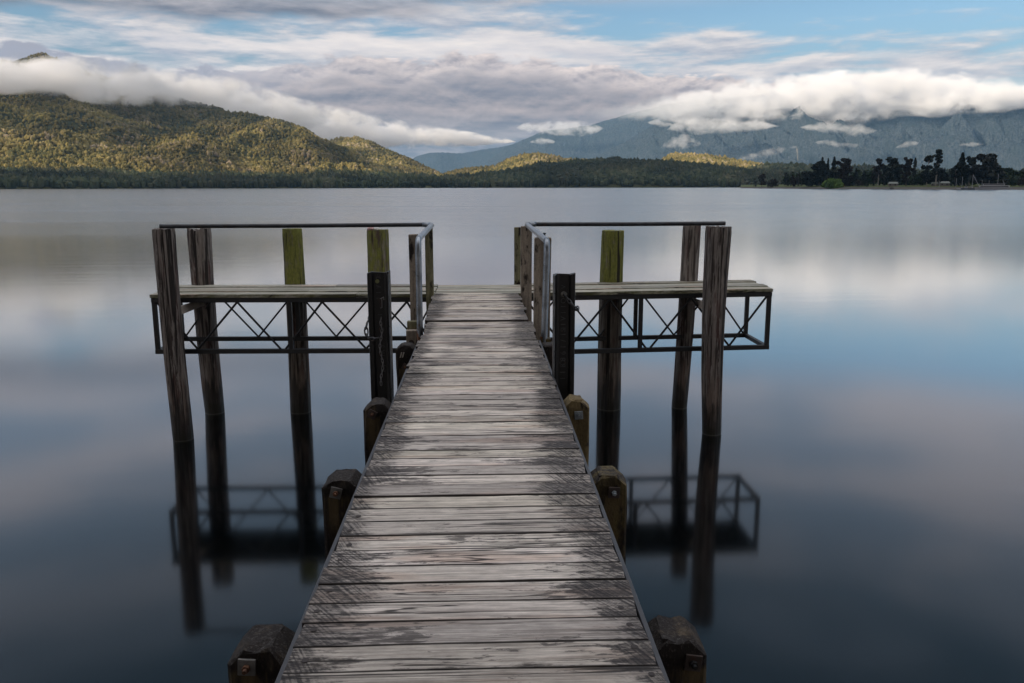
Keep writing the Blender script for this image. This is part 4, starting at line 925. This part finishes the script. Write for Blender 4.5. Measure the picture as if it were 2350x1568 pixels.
for zx, h, d, lab in [(1330, 11, 16, 'pale flagpole on the lawn left of the derrick'), (1655, 7, 20, 'short white pole between derrick and tour boat'), (958, 6, 30, 'short pale pole on the lawn under the tallest tree'), (1770, 6.5, 24, 'thin white pole behind the tour boat stern'), (1232, 9, 22, 'pale lamp post in front of the redwood group')]:
    B, r, R3 = frame_at(ZX(zx), d); root = tag(empty('pole', B), lab, 'pole', 'pale poles on the lawn')
    b = MB(); b.tube([B, B + Vector((0, 0, h))], .16, 6); b.build('shaft', M['white'], root)
    b = MB(); b.tube([B + Vector((0, 0, h)), B + Vector((0, 0, h + .3))], [.3, .12], 8); b.build('cap', M['white'], root)
def hut(zx0, zx1, d, h, lab, rm):
    B, r, R3 = frame_at(ZX((zx0 + zx1) / 2), d); W_ = (ZX(zx1) - ZX(zx0)) * r / F; root = tag(empty('hut', B), lab, 'hut', 'huts on the lawn')
    b = MB(); tbox(b, B, R3, (0, 0, h * .3), (W_ * .88, 5, h * .6)); b.build('wall', M['wall'], root)
    b = MB(); p = [(-W_ / 2, -3.2, h * .6), (W_ / 2, -3.2, h * .6), (W_ / 2, 3.2, h * .6), (-W_ / 2, 3.2, h * .6), (-W_ * .36, -.1, h), (W_ * .36, -.1, h), (W_ * .36, .1, h), (-W_ * .36, .1, h)]
    b.hex8([R3 @ Vector(q) + B for q in p]); b.build('roof', rm, root)
    for k in (-.25, .2):
        b = MB(); tbox(b, B, R3, (W_ * k, -2.53, h * .36), (W_ * .14, .06, h * .26)); b.build('window', M['darkglass'], root)
hut(125, 275, 46, 5.2, 'pale roofed hut under the brown gum trees', M['roof']); hut(980, 1118, 60, 5., 'long low hut with grey roof behind the lawn', M['roof']); hut(830, 930, 66, 4.2, 'small grey hut right behind the tallest tree trunk', M['roof'])
for zx, d, s, mt_, lab in [(185, -1.5, (2.6, 2, 2.0), 'rock', 'dark rock with a perching spot at the water edge')]:
    B, r, R3 = frame_at(ZX(zx), d); blob('rock', (B.x, B.y, .5), s, M[mt_], lab, 'rock')
B, r, R3 = frame_at(TX(907), 30); blob('orange_heap', (B.x, B.y, B.z + .8), (1.6, .8, 1.1), M['orange'], 'small faded orange tarpaulin heap right of the bright green bush', 'unidentified')  # plain orange lump for a reddish, lamp-like spot
def buoy(x, y, lab, s=1.):
    p = at_z(x, y, 0); root = tag(empty('buoy', p), lab, 'buoy', 'small dark buoys')
    b = MB(); b.tube([p + Vector((0, 0, -.3)), p + Vector((0, 0, .45 * s)), p + Vector((0, 0, .6 * s))], [.5 * s, .45 * s, .12 * s], 10); b.build('float', M['rock'], root)
    b = MB(); b.tube([p + Vector((0, 0, .55 * s)), p + Vector((0, 0, 1.7 * s))], .1 * s, 6); b.build('topmark', M['rock'], root)
buoy(1012, 437.5, 'lone dark buoy on the lake between the two handrails', .8); buoy(TX(381), TY(395), 'dark buoy off the tip of the wooded point', .9); buoy(TX(965), TY(399), 'dark buoy right of the bright green bush', 1.)
# ------------------------------------------------------------------ sun, sky and clouds
SUN_AZ, SUN_EL = -126.0, 20.0
sdir = Vector((math.sin(rad(SUN_AZ)) * math.cos(rad(SUN_EL)), math.cos(rad(SUN_AZ)) * math.cos(rad(SUN_EL)), math.sin(rad(SUN_EL))))
ld = bpy.data.lights.new('sun', 'SUN'); ld.energy = 5.0; ld.angle = rad(.53); ld.color = (1, .84, .64)
sun = bpy.data.objects.new('sun', ld); C.objects.link(sun); sun.rotation_euler = sdir.to_track_quat('Z', 'Y').to_euler()

W = bpy.data.worlds.new('World'); S.world = W; W.use_nodes = True; g = G(W.node_tree)
tc = E(g, g.node('ShaderNodeTexCoord').outputs['Generated']); dx, dy, dz = g.sep(tc)
az = g.m('ARCTAN2', dx, dy) * (180 / math.pi); el = g.m('ARCSINE', g.mn(g.mx(dz, -1), 1)) * (180 / math.pi)
el = g.mx(el, -1.)
sky = g.node('ShaderNodeTexSky', sky_type='NISHITA', sun_disc=False, sun_elevation=rad(SUN_EL), sun_rotation=rad(SUN_AZ), altitude=200., air_density=1.0, dust_density=.6, ozone_density=1.5)
base = g.vmul(E(g, sky.outputs[0]), (.061, .073, .080))
n2v = lambda ax, ay, z: g.comb(az * ax, el * ay, z)
def cur(pts):                    # outline given at picture columns -> elevation over azimuth
    Q = []
    for x, y in pts: a, e = azel(x, y); Q.append((a, e))
    return g.fcurve(az, Q, -48, 48, -3, 45)
nA = g.noise(n2v(.085, .42, 1.3), 1, 9, .56, .25); nB = g.noise(n2v(.17, .95, 5.1), 1, 8, .58, .2); nC = g.noise(n2v(.05, .26, 9.7), 1, 6, .5, .3)
nBu = g.noise(n2v(.17, .95, 5.1 + .0) if False else g.comb(az * .17, el * .95 + .32, 5.1), 1, 8, .58, .2)   # the same field, a little higher: for cloud relief
nAu = g.noise(g.comb(az * .085, el * .42 + .22, 1.3), 1, 9, .56, .25)
relB = (nB - nBu) * 1.0; relA = (nA - nAu) * 1.0
# thin bright streaks over the blue
st = g.smooth(nB * .6 + nA * .4 + g.smooth(az, 34, -5) * .10 - g.smooth(el, 8.6, 12.5) * g.smooth(az, 2, 14) * .28 + g.smooth(el, 9.5, 6.5) * .13, .47, .66)
stc = g.mix(g.clamp(relB * 3.2 + .5), lin(158, 164, 180), lin(226, 220, 218))
base = g.scale(base, g.smooth(el, 6.5, 11) * .34 + 1.0)
c = g.mix(st * .93, base, stc)
# white band, upper left
wb = g.smooth(el - cur([(-300, 128), (0, 118), (400, 128), (800, 138), (1200, 150), (1600, 190)]) + (nA - .5) * 2.6, 0, 1.1) * g.smooth(cur([(-300, 58), (0, 62), (250, 78), (500, 76), (800, 66), (1000, 62), (1300, 80), (1600, 150)]) - el + (nB - .5) * 2.2, 0, .8) * g.smooth(az, 16, 2)
c = g.mix(wb * .9, c, g.mix(g.clamp(relA * 3 + .5), lin(190, 190, 200), lin(240, 234, 230)))
# grey sheet along the top, continuing overhead
up = g.smooth(el - cur([(-400, 40), (0, 52), (200, 48), (420, 62), (600, 66), (820, 52), (1000, 40), (1250, 22), (1500, 2), (1800, -40), (2350, -120), (2600, -160)]) + (nA - .5) * 2.8 + (nB - .5) * .9, -.1, 1.0)
upc = g.mix(g.clamp(relA * 4.6 + relB * 1.5 + .45), lin(104, 104, 116), lin(176, 170, 174))
c = g.mix(up * .93, c, upc)
# long grey-mauve bank
mt_ = cur([(-400, 84), (0, 100), (120, 104), (260, 122), (400, 140), (520, 150), (620, 150), (720, 134), (800, 122), (880, 128), (960, 136), (1050, 126), (1150, 132), (1280, 142), (1420, 150), (1560, 168), (1700, 182), (1850, 196), (2100, 220), (2350, 240)])
pf = g.noise(g.comb(az * .42, el * .95, 21.), 1, 8, .58, .3); pfu = g.noise(g.comb(az * .42 - .05, el * .95 + .25, 21.), 1, 8, .58, .3); relP = pf - pfu
dt = mt_ - el + (pf - .5) * 2.4 + (nA - .5) * 1.4
mb_ = g.smooth(dt, 0, .34)
dep = g.smooth(dt + relP * 1.5, .15, 2.4)
top = g.mix(g.clamp(relP * 3.0 + relA * 1.0 + .45), lin(150, 142, 148), lin(244, 232, 226))
top = g.mix(g.smooth(az, -8, -20), top, lin(150, 150, 164))
bot = g.mix(g.clamp(relP * 1.8 + relA * 3 + .45), lin(110, 107, 117), lin(172, 161, 160))
bk = g.mix(dep, top, bot)
lowk = g.smooth(el, 5.4, 2.4); bk = g.mix(lowk * .8, bk, g.mix(g.smooth(nB, .42, .62), lin(98, 116, 138), lin(150, 156, 168)))
c = g.mix(mb_ * .97, c, bk)
c = g.mix(g.smooth(el, 1.6, .2), c, lin(96, 118, 140))
# high overcast outside the picture: darker ahead above the frame, brighter overhead and behind
hi = g.smooth(el, 10.8, 13.5)
ahead = g.mix(g.smooth(nC + (nA - .5) * .3, .40, .62), lin(146, 166, 190), lin(212, 206, 212))
ahead = g.mix(g.smooth(el, 14, 30), ahead, g.mix(g.smooth(nC, .4, .6), lin(64, 90, 108), lin(104, 122, 140)))
c = g.mix(hi * .9, c, ahead)
over = g.mix(g.smooth(nC, .40, .62), (1.5, 1.56, 1.68, 1), (2.2, 2.08, 2.0, 1))
c = g.mix(g.smooth(el, 34, 52), c, over)
cosb = g.m('COSINE', az * (math.pi / 180))
c = g.mix(g.smooth(cosb, .35, -.35) * g.smooth(el, -1, 6), c, g.mix(g.smooth(nC, .40, .62), (.5, .53, .6, 1), (1.0, .9, .8, 1)))
lowf = g.smooth(el, 15, 7); c = g.vmul(c, g.comb(lowf * .40 + 1, lowf * .28 + 1, lowf * .17 + 1))   # seen through many kilometres of air
bg = g.node('ShaderNodeBackground', {'Color': c, 'Strength': 1.0}); o = g.node('ShaderNodeOutputWorld'); W.node_tree.links.new(bg.outputs[0], o.inputs['Surface'])

# ------------------------------------------------------------------ clouds hanging on the hills: real volumes
def cloud_bank(name, label, pts, rng_, thick, dens, seed, grain=130., group=None, kind=None, wisp=0., ns=26, fade=0.):
    """pts: (column, top, bottom) of the cloud in the picture; rng_: range at first and last point"""
    xs = [p[0] for p in pts]; st = []
    for i in range(ns):
        x = xs[0] + (xs[-1] - xs[0]) * i / (ns - 1); yt = float(np.interp(x, xs, [p[1] for p in pts])); yb = float(np.interp(x, xs, [p[2] for p in pts]))
        r = rng_[0] + (rng_[1] - rng_[0]) * i / (ns - 1); a = at_r(x, yt, r); c_ = at_r(x, yb, r); st.append(((a + c_) / 2, abs(a.z - c_.z) / 2 * 1.15))
    A, B_ = st[0][0], st[-1][0]; ex = Vector((B_.x - A.x, B_.y - A.y, 0)); L = ex.length; ex.normalize(); ey = Vector((-ex.y, ex.x, 0)); mid = (A + B_) / 2
    loc = [Vector(((q - mid).dot(ex), (q - mid).dot(ey), q.z - mid.z)) for q, h in st]; hs = [h for q, h in st]
    K = 14; V = []; n = len(loc)
    for i in range(n):
        f = math.sin(math.pi * min(max(i / (n - 1), .0), 1)) ** .35 if 0 < i < n - 1 else .05
        for k in range(K):
            a = 2 * math.pi * k / K; V.append((loc[i].x, loc[i].y + math.cos(a) * thick * f * 1.25, loc[i].z + math.sin(a) * hs[i] * f * 1.3))
    Fc = []
    for i in range(n - 1):
        for k in range(K): Fc.append((i * K + k, i * K + (k + 1) % K, (i + 1) * K + (k + 1) % K, (i + 1) * K + k))
    b = MB(); b.add(V, Fc); b.add(V[:K], [tuple(range(K))[::-1]]); b.add(V[-K:], [tuple(range(K))])
    m, g = mat(name + '_vapour'); p = g.obj(); x, y, z = g.sep(p)
    X0, X1 = loc[0].x, loc[-1].x; zmin, zmax = min(q.z for q in loc) - 1, max(q.z for q in loc) + 1; ym, yM = min(q.y for q in loc) - 1, max(q.y for q in loc) + 1; hm = max(hs) * 1.05
    sub = range(0, n, 1)
    zc = g.fcurve(x, [(loc[i].x, loc[i].z) for i in sub], X0, X1, zmin, zmax); yc = g.fcurve(x, [(loc[i].x, loc[i].y) for i in sub], X0, X1, ym, yM)
    hh = g.fcurve(x, [(loc[i].x, hs[i] * (math.sin(math.pi * i / (n - 1)) ** .35 if 0 < i < n - 1 else .05)) for i in sub], X0, X1, 0, hm)
    hh = g.mx(hh, 2.); u = (z - zc) / hh; v = (y - yc) / thick
    r2 = u * u + v * v
    q = g.vadd(p, (seed * 100, seed * 200, 0))
    nz = g.noise(g.vmul(q, (.30 / grain, .36 / grain, .48 / grain)), 1, 2, .5) * .5 + g.noise(g.vmul(q, (.80 / grain, 1.0 / grain, 1.25 / grain)), 1, 6, .62, .5) * .65
    d = g.smooth((1 - r2) * .60 + (nz - .575) * 4.6 - wisp * 3, .0, .75)
    d = d * g.smooth(r2, 1.55, 1.0)
    if fade: d = d * g.smooth(x, X0, X0 + (X1 - X0) * fade, .0, 1)
    pv = g.node('ShaderNodeVolumePrincipled', {'Color': (.985, .98, .985, 1), 'Density': d * dens, 'Anisotropy': -.4})
    o = g.node('ShaderNodeOutputMaterial'); m.node_tree.links.new(pv.outputs[0], o.inputs['Volume'])
    ob = b.build(name, m, None, (0, 0, 0)); ob.matrix_world = Matrix.Translation(mid) @ Matrix((ex, ey, Vector((0, 0, 1)))).transposed().to_4x4()
    return tag(ob, label, 'cloud', group, kind)
CL = 'cloud_bank'
cloud_bank(CL, 'long white cloud bank draped down the crest of the left hill', [(-260, 120, 235), (-100, 128, 222), (0, 126, 212), (60, 136, 212), (140, 138, 222), (220, 140, 232), (300, 156, 238), (380, 172, 244), (450, 185, 262), (520, 192, 282), (600, 222, 286), (680, 242, 300), (760, 256, 324), (850, 272, 338), (960, 286, 344), (1080, 305, 340), (1180, 318, 334)], (2950, 5600), 250, .022, 2., 75.)
cloud_bank(CL, 'bright white cloud bank lying along the right mountain crest', [(1330, 246, 290), (1420, 236, 286), (1500, 224, 284), (1600, 206, 286), (1700, 194, 284), (1800, 184, 280), (1900, 174, 278), (2000, 172, 266), (2080, 170, 252), (2160, 172, 258), (2260, 180, 254), (2350, 186, 250), (2480, 186, 242), (2620, 190, 238)], (11500, 9800), 560, .0095, 7., 165., ns=30, fade=.5)
for k, (lab, pts, r, th, de, se, gr, wi) in enumerate([
  ('flat small cloud with a puffed right end low over the far valley', [(1185, 282, 305), (1230, 280, 308), (1300, 281, 308), (1345, 278, 312), (1385, 284, 306)], 12500, 200, .0045, 3., 78, .0),
  ('largest small cloud with a humped top below the right bank', [(1530, 292, 306), (1560, 266, 308), (1590, 264, 308), (1640, 274, 306), (1720, 276, 300), (1790, 284, 296)], 9200, 200, .0036, 5., 78, .0),
  ('ragged wisp hanging under the humped small cloud', [(1515, 330, 350), (1555, 308, 345), (1580, 306, 340), (1610, 322, 340)], 9000, 120, .0035, 8., 58, .06),
  ('thin horizontal wisp above the middle of the right mountain', [(1830, 288, 298), (1880, 280, 304), (1930, 284, 306), (1975, 284, 314), (2015, 292, 308)], 8700, 130, .0035, 9., 61, .03),
  ('two puffs low on the right mountain slope', [(1870, 322, 332), (1900, 320, 336), (1930, 326, 340), (1975, 326, 342)], 8500, 100, .0028, 11., 52, .06),
  ('small slanting wisp right of the paired puffs', [(2055, 336, 342), (2080, 324, 338), (2110, 322, 334)], 8300, 80, .003, 12., 48, .03),
  ('small wisp above the tallest dark tree on the point', [(2200, 328, 338), (2230, 326, 338), (2260, 328, 334)], 8200, 80, .003, 13., 48, .03),
  ('long slanting wisp over the low lit hill at right', [(1690, 360, 372), (1740, 346, 366), (1790, 334, 354), (1830, 330, 344)], 8300, 100, .0028, 14., 52, .05),
  ('tiny puff below the flat cloud over the far valley', [(1215, 322, 330), (1245, 315, 332), (1275, 322, 330)], 12300, 120, .005, 15., 58, 0.),
  ('tiny puff left of the humped small cloud', [(1485, 278, 284), (1510, 274, 292), (1545, 282, 290)], 9700, 120, .004, 16., 58, 0.)]):
    cloud_bank('cloud', lab, pts, (r, r), th, de, se, gr, 'small clouds on the mountains', None, wi, 12)
# broad broken cloud added out of view, to shade the lake, the jetty and the near shores
def shade_cloud(poly_fn, z0, label, nx=130, ny=90, x0=-10000, x1=-1600, y0=-5700, y1=800, th=160, rag=420):
    xs = np.linspace(x0, x1, nx); ys = np.linspace(y0, y1, ny); X, Y = np.meshgrid(xs, ys)
    gx, gy = X + sdir.x / sdir.z * -z0, Y + sdir.y / sdir.z * -z0      # ground point shaded by this bit of cloud
    f = poly_fn(gx, gy) + (fbm(X / 420, Y / 420, 4, 71) - .5) * rag
    T = np.clip(f / 120, -1, 1.); keep = T > 0
    up = z0 + th * np.sqrt(np.clip(T, 0, 1)) * (.5 + fbm(X / 260, Y / 260, 4, 77)); dn = z0 - 25 * np.clip(T, 0, 1)
    k = keep.ravel(); i = np.arange((ny - 1) * (nx - 1)); r_, c_ = i // (nx - 1), i % (nx - 1)
    q = np.stack([r_ * nx + c_, r_ * nx + c_ + 1, (r_ + 1) * nx + c_ + 1, (r_ + 1) * nx + c_], 1); q = q[k[q].any(1)]
    n = nx * ny; V = np.concatenate([np.stack([X, Y, up], -1).reshape(-1, 3), np.stack([X, Y, dn], -1).reshape(-1, 3)])
    o = np_mesh('cloud', V, np.concatenate([q, q[:, ::-1] + n]), M['cloudgrey'], True, None, (V[:, 0].mean(), V[:, 1].mean(), z0))
    return tag(o, label, 'cloud', None, 'structure')
m, g = mat('added_cloud_grey'); a_ = g.node('ShaderNodeBsdfDiffuse', {'Color': (.8, .8, .82, 1)}); b_ = g.node('ShaderNodeBsdfTranslucent', {'Color': (.8, .8, .82, 1)})
x_ = g.node('ShaderNodeMixShader', {'Fac': .5}); m.node_tree.links.new(a_.outputs[0], x_.inputs[1]); m.node_tree.links.new(b_.outputs[0], x_.inputs[2]); o = g.node('ShaderNodeOutputMaterial'); m.node_tree.links.new(x_.outputs[0], o.inputs[0]); M['cloudgrey'] = m
def lake_shade(gx, gy):
    az_ = np.degrees(np.arctan2(gx, gy)); r = np.hypot(gx, gy)
    lim = np.interp(az_, [-60, -32, -20, -8, -3, 0, 12, 20, 24, 32, 60], [2300, 2340, 2430, 2570, 2800, 3120, 3120, 3300, 3800, 3800, 3800])
    a = np.where(gy > -800, lim - r, 800 - 0 * r); return np.minimum(np.minimum(a, gx + 3600), 3000 - gx) * 1.0
def hill_shade(gx, gy):
    # ground plane points; the hill stands some hundred metres above it, so its shade falls nearer
    f = -1e3
    for cx, cy_, rx, ry, an in ((-900, 4700, 420, 80, .12), (-1900, 3900, 420, 60, .05), (-420, 4200, 160, 70, -.5), (-1350, 3420, 420, 40, .03)):
        u = (gx - cx) * math.cos(an) + (gy - cy_) * math.sin(an); v = -(gx - cx) * math.sin(an) + (gy - cy_) * math.cos(an)
        f = np.maximum(f, (1 - np.sqrt((u / rx) ** 2 + (v / ry) ** 2)) * ry * 1.6)
    return f + 40
shade_cloud(lake_shade, 2400., 'broad grey cloud added behind the viewer to shade the lake and jetty')
shade_cloud(hill_shade, 2400., 'broken cloud patches added outside the view to dapple the left hill with shade', 220, 160, -8700, -3700, -900, 1900, 60, 160)  # unseen sun blockers, shaped for the dark patches on the hill

# ------------------------------------------------------------------ air
hb = MB(); hb.box((0, 6800, 1097), (30000, 18600, 2203))
m, g = mat('air'); pv = g.node('ShaderNodeVolumePrincipled', {'Color': (.36, .66, 1.0, 1), 'Density': 2.4e-5, 'Anisotropy': .1})
o = g.node('ShaderNodeOutputMaterial'); m.node_tree.links.new(pv.outputs[0], o.inputs['Volume'])
if HAZE: tag(hb.build('haze', m, None, (0, 0, 0)), 'thin bluish air over the lake', 'haze', None, 'stuff')

# ------------------------------------------------------------------ render settings
S.view_settings.view_transform = 'Standard'; S.view_settings.look = 'None'; S.view_settings.gamma = 1; S.view_settings.exposure = 0
cy = S.cycles; cy.use_denoising = True; cy.max_bounces = 12; cy.diffuse_bounces = 3; cy.glossy_bounces = 3; cy.transmission_bounces = 2; cy.transparent_max_bounces = 8; cy.volume_bounces = VB
cy.sample_clamp_indirect = 4; cy.volume_step_rate = VSTEP; cy.volume_max_steps = 256; cy.caustics_reflective = False; cy.caustics_refractive = False
